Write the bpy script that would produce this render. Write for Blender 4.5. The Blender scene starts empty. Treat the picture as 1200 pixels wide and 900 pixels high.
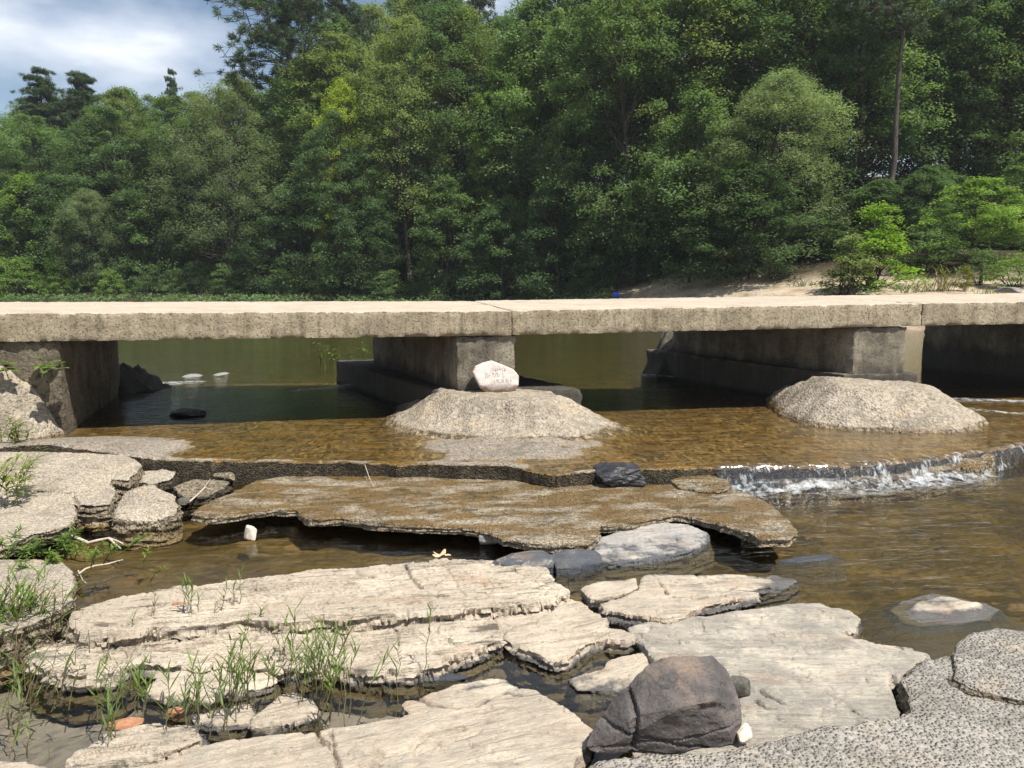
import bpy, math, random
import numpy as np
R = math.radians
scene = bpy.context.scene
COL = scene.collection

# ------------------------------------------------------------------ camera, world, sun, exposure
EYE = 2.10
PITCH = R(8.34)
cam_d = bpy.data.cameras.new('camera')
cam_d.sensor_width = 36.0
cam_d.lens = 27.0
cam_d.clip_start = 0.05
cam_d.clip_end = 3000.0
cam = bpy.data.objects.new('camera', cam_d)
COL.objects.link(cam)
cam.location = (0, 0, EYE)
cam.rotation_euler = (math.pi / 2 - PITCH, 0, 0)
scene.camera = cam

SUN_EL = R(60)
SUN_DIR = np.array([0.74, -0.67])            # horizontal direction towards the sun
SUN_DIR = SUN_DIR / np.linalg.norm(SUN_DIR)
SUN_VEC = (SUN_DIR[0] * math.cos(SUN_EL), SUN_DIR[1] * math.cos(SUN_EL), math.sin(SUN_EL))
sun_d = bpy.data.lights.new('sun', 'SUN')
sun_d.energy = 5.0
sun_d.angle = R(0.5)
sun_d.color = (1.0, 0.955, 0.88)
sun = bpy.data.objects.new('sun', sun_d)
COL.objects.link(sun)
import mathutils
sun.rotation_euler = mathutils.Vector(SUN_VEC).to_track_quat('Z', 'Y').to_euler()
sun.location = (30, -20, 60)

world = bpy.data.worlds.new('World')
scene.world = world
world.use_nodes = True
wt = world.node_tree
wt.nodes.clear()


def wn(t, **kw):
    n = wt.nodes.new(t)
    for k, v in kw.items():
        setattr(n, k, v)
    return n


w_out = wn('ShaderNodeOutputWorld')
w_bg = wn('ShaderNodeBackground')
w_bg.inputs['Strength'].default_value = 0.074
w_sky = wn('ShaderNodeTexSky', sky_type='NISHITA')
w_sky.sun_disc = False
w_sky.sun_elevation = SUN_EL
w_sky.sun_rotation = math.atan2(SUN_DIR[0], SUN_DIR[1])
w_sky.air_density = 1.0
w_sky.dust_density = 0.6
w_tc = wn('ShaderNodeTexCoord')
w_map = wn('ShaderNodeMapping')
w_map.inputs['Scale'].default_value = (1.0, 1.0, 2.6)
w_map.inputs['Location'].default_value = (0.52, 0.1, 0.0)
w_n1 = wn('ShaderNodeTexNoise')
w_n1.inputs['Scale'].default_value = 2.6
w_n1.inputs['Detail'].default_value = 7
w_n1.inputs['Roughness'].default_value = 0.52
w_n2 = wn('ShaderNodeTexNoise')
w_n2.inputs['Scale'].default_value = 5.5
w_n2.inputs['Detail'].default_value = 6
w_r1 = wn('ShaderNodeValToRGB')
w_r1.color_ramp.elements[0].position = 0.46
w_r1.color_ramp.elements[1].position = 0.63
w_r2 = wn('ShaderNodeValToRGB')       # light and dark of the cloud itself
w_r2.color_ramp.elements[0].position = 0.36
w_r2.color_ramp.elements[0].color = (5.4, 6.3, 7.9, 1)
w_r2.color_ramp.elements[1].position = 0.62
w_r2.color_ramp.elements[1].color = (9.6, 10.0, 10.6, 1)
w_mix = wn('ShaderNodeMix', data_type='RGBA')
L = wt.links.new
L(w_tc.outputs['Generated'], w_map.inputs['Vector'])
L(w_map.outputs[0], w_n1.inputs['Vector'])
L(w_map.outputs[0], w_n2.inputs['Vector'])
L(w_n1.outputs['Fac'], w_r1.inputs['Fac'])
L(w_n2.outputs['Fac'], w_r2.inputs['Fac'])
L(w_r1.outputs['Color'], w_mix.inputs[0])
L(w_sky.outputs['Color'], w_mix.inputs[6])
L(w_r2.outputs['Color'], w_mix.inputs[7])
L(w_mix.outputs[2], w_bg.inputs['Color'])
L(w_bg.outputs[0], w_out.inputs['Surface'])

scene.view_settings.view_transform = 'Standard'
scene.view_settings.look = 'None'
scene.view_settings.gamma = 1.0
scene.view_settings.use_curve_mapping = False
scene.view_settings.exposure = 0.62
scene.render.engine = 'CYCLES'
scene.cycles.max_bounces = 8
scene.cycles.diffuse_bounces = 4
scene.cycles.glossy_bounces = 3
scene.cycles.transmission_bounces = 4
scene.cycles.transparent_max_bounces = 12
scene.cycles.sample_clamp_indirect = 6.0
scene.cycles.use_denoising = True

# ------------------------------------------------------------------ numpy noise
_rng = np.random.RandomState(11)
_P = np.concatenate([_rng.permutation(256)] * 3)
_G = _rng.normal(size=(256, 3))
_G /= np.linalg.norm(_G, axis=1)[:, None]


def pn(x, y, z):
    x, y, z = np.broadcast_arrays(np.asarray(x, float), np.asarray(y, float), np.asarray(z, float))
    xi, yi, zi = np.floor(x).astype(int), np.floor(y).astype(int), np.floor(z).astype(int)
    xf, yf, zf = x - xi, y - yi, z - zi
    u, v, w = [t * t * t * (t * (t * 6 - 15) + 10) for t in (xf, yf, zf)]

    def g(a, b, c):
        h = _P[_P[_P[(xi + a) & 255] + ((yi + b) & 255)] + ((zi + c) & 255)]
        k = _G[h]
        return k[..., 0] * (xf - a) + k[..., 1] * (yf - b) + k[..., 2] * (zf - c)
    l = lambda a, b, t: a + t * (b - a)
    return 1.5 * l(l(l(g(0, 0, 0), g(1, 0, 0), u), l(g(0, 1, 0), g(1, 1, 0), u), v),
                   l(l(g(0, 0, 1), g(1, 0, 1), u), l(g(0, 1, 1), g(1, 1, 1), u), v), w)


def fbm(x, y, z=0.0, o=4, lac=2.03, gain=0.5):
    s, a, t = 0.0, 1.0, 0.0
    f = 1.0
    for i in range(o):
        s = s + a * pn(np.asarray(x) * f + 17.3 * i, np.asarray(y) * f - 9.1 * i, np.asarray(z) * f + 3.7 * i)
        t += a
        a *= gain
        f *= lac
    return s / t * 1.3


def sstep(a, b, x):
    t = np.clip((np.asarray(x, float) - a) / (b - a), 0, 1)
    return t * t * (3 - 2 * t)


def h1(n):
    s = np.sin(np.asarray(n, float) * 127.1 + 3.3) * 43758.5453
    return s - np.floor(s)


# ------------------------------------------------------------------ surveying: where a point of the picture lies in the place
def ray(px, py):
    cx, cy = (px - 600) / 900.0, (450 - py) / 900.0
    return np.array([cx, math.cos(PITCH) + cy * math.sin(PITCH), -math.sin(PITCH) + cy * math.cos(PITCH)])


def U(px, py, z=0.0):
    d = ray(px, py)
    t = (z - EYE) / d[2]
    return np.array([d[0] * t, d[1] * t, z])


def UP(px, py, a, c):          # on the sloping plane z = a + c*Y
    d = ray(px, py)
    t = (EYE - a) / (c * d[1] - d[2])
    return np.array([d[0] * t, d[1] * t, a + c * d[1] * t])


def UD(px, py, Y):             # at ground distance Y
    d = ray(px, py)
    t = Y / d[1]
    return np.array([d[0] * t, Y, EYE + d[2] * t])


def slope(pyf, zf, pyb, zb):   # plane through two picture rows with given heights
    yf, yb = U(600, pyf, zf)[1], U(600, pyb, zb)[1]
    c = (zb - zf) / (yb - yf)
    return (zf - c * yf, c)


# ------------------------------------------------------------------ objects
def tag(o, label=None, cat=None, group=None, kind=None):
    if label: o['label'] = label
    if cat: o['category'] = cat
    if group: o['group'] = group
    if kind: o['kind'] = kind
    return o


def empty(name, loc, label=None, cat=None, group=None, kind=None, rz=0):
    o = bpy.data.objects.new(name, None)
    COL.objects.link(o)
    o.location = loc
    o.rotation_euler = (0, 0, rz)
    return tag(o, label, cat, group, kind)


def mkmesh(name, V, F, mats=(), mi=None, smooth=None):
    V = np.asarray(V, float)
    me = bpy.data.meshes.new(name)
    if isinstance(F, np.ndarray):
        k = F.shape[1]
        me.vertices.add(len(V))
        me.vertices.foreach_set('co', V.astype(np.float32).ravel())
        me.loops.add(F.size)
        me.loops.foreach_set('vertex_index', F.astype(np.int32).ravel())
        me.polygons.add(len(F))
        me.polygons.foreach_set('loop_start', np.arange(0, F.size, k, dtype=np.int32))
        me.polygons.foreach_set('loop_total', np.full(len(F), k, np.int32))
        me.update(calc_edges=True)
    else:
        me.from_pydata(V.tolist(), [], [list(f) for f in F])
        me.update()
    for m in mats:
        me.materials.append(m)
    if mi is not None:
        me.polygons.foreach_set('material_index', np.asarray(mi, np.int32))
    if smooth is not None:
        me.polygons.foreach_set('use_smooth', np.ones(len(me.polygons), bool))
        if smooth < 180:
            me.set_sharp_from_angle(angle=R(smooth))
    return me


def link(name, me, parent=None, origin=None):
    """link a mesh whose vertices are in place coordinates; origin moves its pivot there"""
    o = bpy.data.objects.new(name, me)
    COL.objects.link(o)
    if parent is not None:
        o.parent = parent
        if origin is None:
            origin = np.array(parent.location)
            me.transform(mathutils.Matrix.Translation(-mathutils.Vector(origin)))
    elif origin is not None:
        me.transform(mathutils.Matrix.Translation(-mathutils.Vector(origin)))
        o.location = origin
    return o


# ------------------------------------------------------------------ material builder
class Mat:
    def __init__(self, name):
        self.m = bpy.data.materials.new(name)
        self.m.use_nodes = True
        self.t = self.m.node_tree
        self.t.nodes.clear()
        self.out = self.t.nodes.new('ShaderNodeOutputMaterial')

    def n(self, typ, ins=None, **props):
        nd = self.t.nodes.new(typ)
        for k, v in props.items():
            setattr(nd, k, v)
        for k, v in (ins or {}).items():
            s = nd.inputs[k]
            if isinstance(v, bpy.types.NodeSocket):
                self.t.links.new(v, s)
            else:
                s.default_value = v
        return nd

    def pos(self, rot=0.0, scale=(1, 1, 1), obj=False, loc=(0, 0, 0)):
        if obj:
            v = self.n('ShaderNodeTexCoord').outputs['Object']
        else:
            v = self.n('ShaderNodeNewGeometry').outputs['Position']
        r = self.n('ShaderNodeMapping', {'Vector': v, 'Rotation': (0, 0, -rot), 'Location': loc})
        s = self.n('ShaderNodeMapping', {'Vector': r.outputs[0], 'Scale': scale})
        return s.outputs[0]

    def z(self):
        g = self.n('ShaderNodeNewGeometry').outputs['Position']
        return self.n('ShaderNodeSeparateXYZ', {0: g}).outputs[2]

    def noise(self, vec, scale=1.0, detail=5, rough=0.55, dist=0.0):
        return self.n('ShaderNodeTexNoise', {'Vector': vec, 'Scale': scale, 'Detail': detail, 'Roughness': rough, 'Distortion': dist}).outputs['Fac']

    def vor(self, vec, scale, out='Distance', feature='F1', rnd=1.0):
        return self.n('ShaderNodeTexVoronoi', {'Vector': vec, 'Scale': scale, 'Randomness': rnd}, feature=feature).outputs[out]

    def ramp(self, fac, stops, interp='LINEAR'):
        r = self.n('ShaderNodeValToRGB', {'Fac': fac})
        cr = r.color_ramp
        cr.interpolation = interp
        while len(cr.elements) < len(stops):
            cr.elements.new(0.5)
        for e, (p, c) in zip(cr.elements, stops):
            e.position = p
            e.color = (c, c, c, 1) if isinstance(c, (int, float)) else (*c, 1)
        return r.outputs['Color']

    def mix(self, f, a, b, blend='MIX'):
        m = self.n('ShaderNodeMix', data_type='RGBA', blend_type=blend)
        for i, v in ((0, f), (6, a), (7, b)):
            if isinstance(v, bpy.types.NodeSocket):
                self.t.links.new(v, m.inputs[i])
            elif i and len(v) == 3:
                m.inputs[i].default_value = (*v, 1)
            else:
                m.inputs[i].default_value = v
        return m.outputs[2]

    def math(self, op, a, b=0.0, clamp=False):
        return self.n('ShaderNodeMath', {0: a, 1: b}, operation=op, use_clamp=clamp).outputs[0]

    def mr(self, v, a, b, c=0.0, d=1.0):
        return self.n('ShaderNodeMapRange', {'Value': v, 'From Min': a, 'From Max': b, 'To Min': c, 'To Max': d}).outputs[0]

    def bump(self, h, dist=0.01, strength=1.0, normal=None):
        ins = {'Height': h, 'Distance': dist, 'Strength': strength}
        if normal is not None:
            ins['Normal'] = normal
        return self.n('ShaderNodeBump', ins).outputs[0]

    def principled(self, color, rough=0.85, normal=None, spec=0.3, **extra):
        ins = {'Base Color': color if isinstance(color, bpy.types.NodeSocket) else (*color, 1), 'Roughness': rough, 'Specular IOR Level': spec}
        if normal is not None:
            ins['Normal'] = normal
        ins.update(extra)
        p = self.n('ShaderNodeBsdfPrincipled', ins)
        self.t.links.new(p.outputs[0], self.out.inputs['Surface'])
        return self.m

    def surf(self, sh):
        self.t.links.new(sh, self.out.inputs['Surface'])
        return self.m


def bedrock_mat(name, cols, strike, dark=0.5, grey=0.0, wet=0.018, streak=1.0):
    """bedded stone: pale faces, darker lines along the strike for bedding and painted undercut shade, dark and glossy just above the water"""
    M = Mat(name)
    p = M.pos()
    ps = M.pos(strike, (0.9, 7.0, 9.0))
    big = M.noise(p, 1.7, 4, 0.6)
    c = M.ramp(big, [(0.30, cols[0]), (0.48, cols[1]), (0.62, cols[2]), (0.75, cols[0])])
    gr = M.ramp(M.noise(p, 2.3, 7, 0.68, 0.8), [(0.47 - 0.25 * grey, 0.0), (0.66 - 0.25 * grey, 1.0)])
    c = M.mix(M.math('MULTIPLY', gr, 0.25 + 0.9 * grey), c, (0.235, 0.226, 0.21))
    pink = M.ramp(M.noise(M.pos(strike, (1.0, 2.6, 2.0), loc=(3, 1, 0)), 2.2, 4, 0.5), [(0.58, 0.0), (0.72, 1.0)])
    c = M.mix(M.math('MULTIPLY', pink, 0.45), c, (0.44, 0.29, 0.19))
    st = M.noise(ps, 2.4, 8, 0.66, 0.4)
    line = M.ramp(st, [(0.36, 1.0), (0.455, 0.0)])
    c = M.mix(M.math('MULTIPLY', line, dark), c, (0.075, 0.064, 0.05))  # bedding streaks, also painting in the shadows of undercut beds
    fine = M.noise(M.pos(strike, (3.0, 14.0, 14.0)), 7.0, 6, 0.7)
    c = M.mix(M.ramp(fine, [(0.36, 0.30 * streak), (0.52, 0.0)]), c, (0.15, 0.125, 0.10))
    dash = M.noise(M.pos(strike + R(6), (2.2, 8.0, 8.0), loc=(2, 5, 0)), 4.5, 7, 0.72, 0.6)
    c = M.mix(M.math('MULTIPLY', M.ramp(dash, [(0.36, 0.75), (0.44, 0.0)]), 0.35 + 0.6 * grey), c, (0.12, 0.115, 0.10))
    mot = M.noise(p, 7.0, 7, 0.68, 0.5)
    c = M.mix(M.ramp(mot, [(0.54, 0.0), (0.66, 0.30 + 0.5 * grey)]), c, (0.27, 0.265, 0.235))
    c = M.mix(M.ramp(mot, [(0.32, 0.5), (0.44, 0.0)]), c, (0.66, 0.59, 0.48))
    grain = M.noise(p, 130.0, 3, 0.7)
    c = M.mix(0.30, c, M.ramp(grain, [(0.3, (0.14, 0.125, 0.105)), (0.7, (0.62, 0.55, 0.45))]), 'OVERLAY')
    # wet line
    zz = M.math('ADD', M.z(), M.mr(M.noise(p, 6.0, 4, 0.6), 0.3, 0.7, -0.02, 0.02))
    wf = M.mr(zz, wet + 0.008, wet - 0.008)
    c = M.mix(wf, c, M.mix(0.80, c, (0.050, 0.056, 0.068)))
    silt = M.mr(M.math('ADD', M.z(), M.mr(big, 0.3, 0.7, -0.01, 0.01)), -0.01, -0.05)
    c = M.mix(M.math('MULTIPLY', silt, 0.7), c, (0.11, 0.085, 0.04))
    rough = M.mr(wf, 0.0, 1.0, 0.88, 0.22)
    h = M.math('ADD', M.math('MULTIPLY', st, 1.0), M.math('MULTIPLY', fine, 0.45))
    h = M.math('ADD', h, M.math('MULTIPLY', grain, 0.10))
    nrm = M.bump(h, 0.030, 1.0)
    return M.principled(c, rough, nrm, spec=0.35)


def aggregate_mat(name, base, pit, stone, scale=55.0, wetz=None, wetcol=(0.20, 0.11, 0.025), moss=0.0, bumpd=0.012, amber=None, pitk=0.8):
    """weathered concrete with its pebbles showing"""
    M = Mat(name)
    p = M.pos()
    pw = M.n('ShaderNodeMapping', {'Vector': p, 'Scale': (1, 1, 1)}).outputs[0]
    v = M.vor(pw, scale, 'Distance')
    vc = M.vor(pw, scale, 'Color')
    vv = M.n('ShaderNodeSeparateXYZ', {0: vc}).outputs[0]
    c = M.mix(M.ramp(M.noise(p, 1.3, 5, 0.6), [(0.35, 0.0), (0.65, 1.0)]), base, tuple(x * 0.70 for x in base))
    c = M.mix(M.ramp(M.noise(M.pos(loc=(4, 9, 1)), 2.4, 5, 0.6, 0.8), [(0.54, 0.0), (0.66, 0.5)]), c, (base[0] * 1.12, base[1] * 0.98, base[2] * 0.78))
    c = M.mix(M.ramp(vv, [(0.45, 0.0), (0.95, 0.75)]), c, stone)
    pits = M.math('MULTIPLY', M.ramp(M.noise(p, scale * 0.75, 3, 0.65), [(0.36, 1.0), (0.47, 0.0)]), pitk)
    c = M.mix(pits, c, pit)
    st = M.ramp(M.noise(p, 3.0, 7, 0.7, 0.7), [(0.50, 0.0), (0.66, 0.75)])
    c = M.mix(st, c, tuple(x * 0.48 for x in base))
    h = M.math('ADD', M.mr(v, 0.0, 0.6, 1.0, 0.0), M.math('MULTIPLY', pits, -0.8))
    h = M.math('ADD', h, M.math('MULTIPLY', M.noise(p, 14.0, 5, 0.65), 1.2))
    rough = 0.9
    if amber is not None:      # patches of brown algae that stay wet
        am = M.ramp(M.noise(M.pos(0.15, (1.0, 2.2, 1.0)), 1.9, 6, 0.62, 0.5), [(amber[0], 0.0), (amber[1], 1.0)])
        ac = M.mix(M.noise(p, 9.0, 5, 0.6), (0.235, 0.120, 0.020), (0.085, 0.062, 0.018))
        c = M.mix(M.math('MULTIPLY', am, 0.82), c, ac)
        c = M.mix(M.ramp(M.noise(M.pos(0.1, (1.0, 2.6, 1.0), loc=(8, 3, 0)), 2.7, 7, 0.7, 0.8), [(0.52, 0.0), (0.62, 0.75)]), c, (0.075, 0.058, 0.022))
        c = M.mix(M.ramp(M.noise(p, 6.0, 6, 0.7, 0.4), [(0.34, 0.7), (0.45, 0.0)]), c, (0.055, 0.042, 0.022))
        rough = M.mr(am, 0.0, 1.0, 0.80, 0.14)
    if wetz is not None:
        zz = M.math('ADD', M.z(), M.mr(M.noise(p, 5.0, 4, 0.6), 0.3, 0.7, -0.008, 0.008))
        wf = M.mr(zz, wetz + 0.006, wetz - 0.010)
        wc = M.mix(M.ramp(M.noise(M.pos(0.1, (1.0, 2.0, 1.0)), 2.6, 6, 0.65, 0.4), [(0.42, 0.0), (0.56, 1.0)]), tuple(x * 1.25 for x in wetcol), tuple(x * 0.36 + 0.012 for x in wetcol))
        wc = M.mix(M.ramp(M.noise(M.pos(0.1, (1.0, 1.8, 1.0), loc=(1, 7, 0)), 11.0, 6, 0.7, 0.3), [(0.40, 0.65), (0.52, 0.0)]), wc, (0.07, 0.045, 0.014))
        wc = M.mix(M.math('MULTIPLY', M.ramp(M.noise(M.pos(0.05, (1.0, 3.2, 1.0), loc=(5, 2, 0)), 3.4, 7, 0.7, 0.5), [(0.46, 0.0), (0.64, 1.0)]), 0.75), wc, (0.30, 0.23, 0.165))
        wc = M.mix(M.math('MULTIPLY', M.ramp(vv, [(0.5, 0.0), (0.95, 1.0)]), 0.45), wc, (0.32, 0.24, 0.15))
        wc = M.mix(M.math('MULTIPLY', pits, 0.7), wc, (0.06, 0.04, 0.015))
        sp = M.vor(M.pos(0.0, (1.0, 0.45, 1.0)), 26.0, 'Color')
        spv = M.n('ShaderNodeSeparateXYZ', {0: sp}).outputs[1]
        patch = M.ramp(M.noise(p, 1.6, 4, 0.6), [(0.42, 0.15), (0.60, 1.0)])
        wc = M.mix(M.math('MULTIPLY', M.math('MULTIPLY', M.ramp(spv, [(0.74, 0.0), (0.86, 1.0)]), patch), 0.7), wc, (0.42, 0.31, 0.17))
        wc = M.mix(M.math('MULTIPLY', M.ramp(spv, [(0.14, 1.0), (0.26, 0.0)]), 0.6), wc, (0.045, 0.032, 0.012))
        c = M.mix(wf, c, wc)
        rough = M.mr(wf, 0.0, 1.0, 0.9, 0.35)
    nrm = M.bump(h, bumpd, 0.9)
    return M.principled(c, rough, nrm, spec=0.3)


def concrete_mat(name, base, dark, light, stain=0.5, pitscale=38.0, bumpd=0.010, streaks=True, shade_top=None):
    M = Mat(name)
    p = M.pos()
    c = M.ramp(M.noise(p, 2.2, 6, 0.62), [(0.32, dark), (0.5, base), (0.68, light)])
    if streaks:
        s = M.noise(M.pos(0, (5.0, 5.0, 0.7)), 2.0, 6, 0.65)
        c = M.mix(M.math('MULTIPLY', M.ramp(s, [(0.48, 0.0), (0.70, 1.0)]), stain), c, tuple(x * 0.42 for x in base))
    if shade_top is not None:      # dark band low on the concrete, painting in the shade under the bridge
        fl = M.mr(M.math('ADD', M.z(), M.mr(M.noise(M.pos(0, (3, 3, 1)), 1.5, 5, 0.6), 0.3, 0.7, -0.12, 0.12)), shade_top + 0.06, shade_top - 0.10)
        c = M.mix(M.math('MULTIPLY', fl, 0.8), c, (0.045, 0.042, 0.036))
    pits = M.ramp(M.noise(p, pitscale, 4, 0.7), [(0.34, 1.0), (0.44, 0.0)])
    c = M.mix(M.math('MULTIPLY', pits, 0.65), c, tuple(x * 0.28 for x in base))
    g = M.noise(p, 95.0, 3, 0.7)
    c = M.mix(0.45, c, M.ramp(g, [(0.3, 0.22), (0.7, 0.72)]), 'OVERLAY')
    h = M.math('ADD', M.math('MULTIPLY', pits, -0.7), M.math('MULTIPLY', M.noise(p, 16.0, 6, 0.68), 1.3))
    h = M.math('ADD', h, M.math('MULTIPLY', g, 0.25))
    return M.principled(c, 0.92, M.bump(h, bumpd, 0.9), spec=0.25)


CREAM = [(0.60, 0.53, 0.43), (0.52, 0.45, 0.36), (0.66, 0.595, 0.49)]
PALE = [(0.60, 0.545, 0.45), (0.52, 0.48, 0.405), (0.66, 0.60, 0.50)]
m_rock = bedrock_mat('pale_bedrock', CREAM, R(13), dark=0.80)
m_rock_tip = bedrock_mat('pale_bedrock_awash', CREAM, R(8), dark=0.45, wet=0.045)
m_awash = bedrock_mat('rock_awash', CREAM, R(5), dark=0.3, wet=0.030)
m_rock_flat = bedrock_mat('pale_bedrock_smooth', CREAM, R(22), dark=0.42, streak=0.7)
m_rock_grey = bedrock_mat('grey_streaked_bedrock', PALE, R(-4), dark=0.26, grey=0.42, streak=0.45)
m_rock_wet = bedrock_mat('wet_slate_bedrock', [(0.50, 0.47, 0.43), (0.40, 0.39, 0.38), (0.56, 0.53, 0.48)], R(10), dark=0.5, wet=0.044)
m_rock_dark = bedrock_mat('dark_wet_slate', [(0.10, 0.115, 0.14), (0.08, 0.09, 0.11), (0.14, 0.155, 0.18)], R(10), dark=0.5, wet=0.05)
m_mound = aggregate_mat('pebbly_concrete', (0.345, 0.295, 0.225), (0.12, 0.10, 0.08), (0.42, 0.365, 0.285), 30.0, bumpd=0.016, pitk=0.55, wetz=0.262, wetcol=(0.15, 0.115, 0.07))
m_shelf = aggregate_mat('wet_pebbly_concrete', (0.31, 0.265, 0.21), (0.10, 0.085, 0.07), (0.38, 0.325, 0.255), 60.0, wetz=0.222, wetcol=(0.235, 0.135, 0.035))
m_broken = aggregate_mat('broken_concrete_algae', (0.36, 0.30, 0.215), (0.075, 0.06, 0.04), (0.46, 0.40, 0.31), 60.0, amber=(0.40, 0.54), bumpd=0.016)
m_bank_conc = aggregate_mat('grey_bank_concrete', (0.43, 0.37, 0.285), (0.13, 0.11, 0.085), (0.46, 0.40, 0.32), 60.0, pitk=0.5)
m_grav = aggregate_mat('grey_gravel_concrete', (0.345, 0.315, 0.27), (0.15, 0.135, 0.115), (0.375, 0.345, 0.30), 56.0, bumpd=0.022, pitk=0.40)
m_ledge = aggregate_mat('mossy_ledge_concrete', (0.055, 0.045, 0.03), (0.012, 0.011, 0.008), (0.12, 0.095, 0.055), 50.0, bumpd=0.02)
m_brokside = aggregate_mat('broken_edge_concrete', (0.24, 0.20, 0.14), (0.04, 0.03, 0.02), (0.34, 0.28, 0.19), 45.0, bumpd=0.02)
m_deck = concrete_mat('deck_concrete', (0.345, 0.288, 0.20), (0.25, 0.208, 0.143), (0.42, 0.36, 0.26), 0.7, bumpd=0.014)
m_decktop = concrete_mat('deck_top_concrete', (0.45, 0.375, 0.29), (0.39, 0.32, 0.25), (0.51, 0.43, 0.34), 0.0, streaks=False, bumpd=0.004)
m_pier = concrete_mat('pier_concrete', (0.19, 0.165, 0.125), (0.10, 0.088, 0.068), (0.28, 0.245, 0.185), 0.8, shade_top=0.74)
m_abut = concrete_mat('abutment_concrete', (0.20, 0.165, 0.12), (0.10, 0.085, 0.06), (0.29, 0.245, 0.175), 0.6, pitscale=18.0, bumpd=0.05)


def stone_mat(name, a, b, c2, bumpd=0.01, rough=0.85, scale=9.0):
    M = Mat(name)
    p = M.pos(obj=True)
    c = M.ramp(M.noise(p, scale, 7, 0.66, 0.3), [(0.32, a), (0.5, b), (0.68, c2)])
    g = M.noise(p, scale * 9, 4, 0.7)
    c = M.mix(0.5, c, M.ramp(g, [(0.3, 0.2), (0.7, 0.75)]), 'OVERLAY')
    h = M.math('ADD', M.noise(p, scale * 2.2, 8, 0.68), M.math('MULTIPLY', g, 0.2))
    return M.principled(c, rough, M.bump(h, bumpd, 0.9), spec=0.3)


def boulder_mat():
    M = Mat('dark_boulder')
    p = M.pos(obj=True)
    n = M.noise(p, 5.0, 8, 0.66, 0.5)
    c = M.ramp(n, [(0.30, (0.055, 0.05, 0.047)), (0.46, (0.095, 0.085, 0.08)), (0.60, (0.135, 0.115, 0.105)), (0.74, (0.20, 0.165, 0.145))])
    zz = M.n('ShaderNodeSeparateXYZ', {0: M.pos(obj=True)}).outputs[2]
    rust = M.math('MULTIPLY', M.mr(M.math('ADD', zz, M.mr(M.noise(p, 6.0, 5, 0.6), 0.3, 0.7, -0.10, 0.10)), 0.20, 0.30), M.ramp(M.noise(p, 3.3, 5, 0.6), [(0.36, 0.0), (0.55, 0.85)]))
    c = M.mix(rust, c, (0.225, 0.165, 0.125))
    c = M.mix(M.ramp(M.noise(M.pos(0.3, (1, 1, 3), obj=True), 7.0, 7, 0.7), [(0.33, 0.7), (0.45, 0.0)]), c, (0.03, 0.027, 0.026))
    g = M.noise(p, 75, 4, 0.75)
    c = M.mix(0.55, c, M.ramp(g, [(0.3, 0.2), (0.7, 0.75)]), 'OVERLAY')
    h = M.math('ADD', M.noise(p, 14.0, 9, 0.7), M.math('MULTIPLY', g, 0.3))
    return M.principled(c, 0.75, M.bump(h, 0.02, 0.95), spec=0.35)


m_boulder = boulder_mat()
m_black = stone_mat('black_wet_stone', (0.012, 0.012, 0.014), (0.03, 0.03, 0.033), (0.06, 0.06, 0.065), rough=0.35)
m_darkstone = stone_mat('dark_grey_stone', (0.05, 0.048, 0.04), (0.09, 0.085, 0.07), (0.15, 0.14, 0.115))
m_whitestone = stone_mat('white_stone', (0.50, 0.43, 0.33), (0.60, 0.53, 0.43), (0.68, 0.62, 0.53))
m_orange = stone_mat('orange_stone', (0.34, 0.17, 0.08), (0.44, 0.24, 0.12), (0.52, 0.32, 0.19))
m_redstone = stone_mat('red_brown_stone', (0.27, 0.12, 0.06), (0.36, 0.18, 0.10), (0.42, 0.25, 0.15))
m_greystone = stone_mat('grey_stone', (0.16, 0.16, 0.15), (0.24, 0.235, 0.22), (0.33, 0.32, 0.29))
m_signstone = stone_mat('pinkish_white_stone', (0.44, 0.36, 0.31), (0.54, 0.475, 0.43), (0.59, 0.54, 0.505), bumpd=0.004, scale=5.0)
m_signedge = stone_mat('brown_stone_edge', (0.30, 0.18, 0.12), (0.40, 0.26, 0.18), (0.50, 0.36, 0.27), bumpd=0.006)
m_carve = stone_mat('carved_letters', (0.38, 0.375, 0.37), (0.42, 0.41, 0.40), (0.45, 0.44, 0.43), bumpd=0.002)
m_wood = stone_mat('bleached_wood', (0.36, 0.30, 0.23), (0.46, 0.39, 0.30), (0.56, 0.49, 0.39), bumpd=0.004, scale=20)


def leaf_mat(name, trans=0.48, var=0.35):
    """leaf: colour comes from each plant's own colour"""
    M = Mat(name)
    col = M.n('ShaderNodeObjectInfo').outputs['Color']
    p = M.pos(obj=True)
    nz = M.noise(p, 0.7, 3, 0.6)
    nf = M.noise(p, 6.0, 2, 0.6)
    k = M.math('ADD', M.mr(nz, 0.3, 0.7, 1 - var, 1 + var), M.mr(nf, 0.3, 0.7, -0.25, 0.25))
    c = M.mix(1.0, col, M.n('ShaderNodeCombineColor', {0: k, 1: k, 2: k}).outputs[0], 'MULTIPLY')
    d = M.n('ShaderNodeBsdfPrincipled', {'Base Color': c, 'Roughness': 0.55, 'Specular IOR Level': 0.25})
    tc = M.mix(1.0, c, (1.25, 1.35, 0.55), 'MULTIPLY')
    tr = M.n('ShaderNodeBsdfTranslucent', {'Color': tc})
    mx = M.n('ShaderNodeMixShader', {0: trans, 1: d.outputs[0], 2: tr.outputs[0]})
    return M.surf(mx.outputs[0])


m_leaf = leaf_mat('leaf')
m_needle = leaf_mat('needle', 0.25, 0.25)
m_blade = leaf_mat('blade', 0.35, 0.2)


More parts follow.
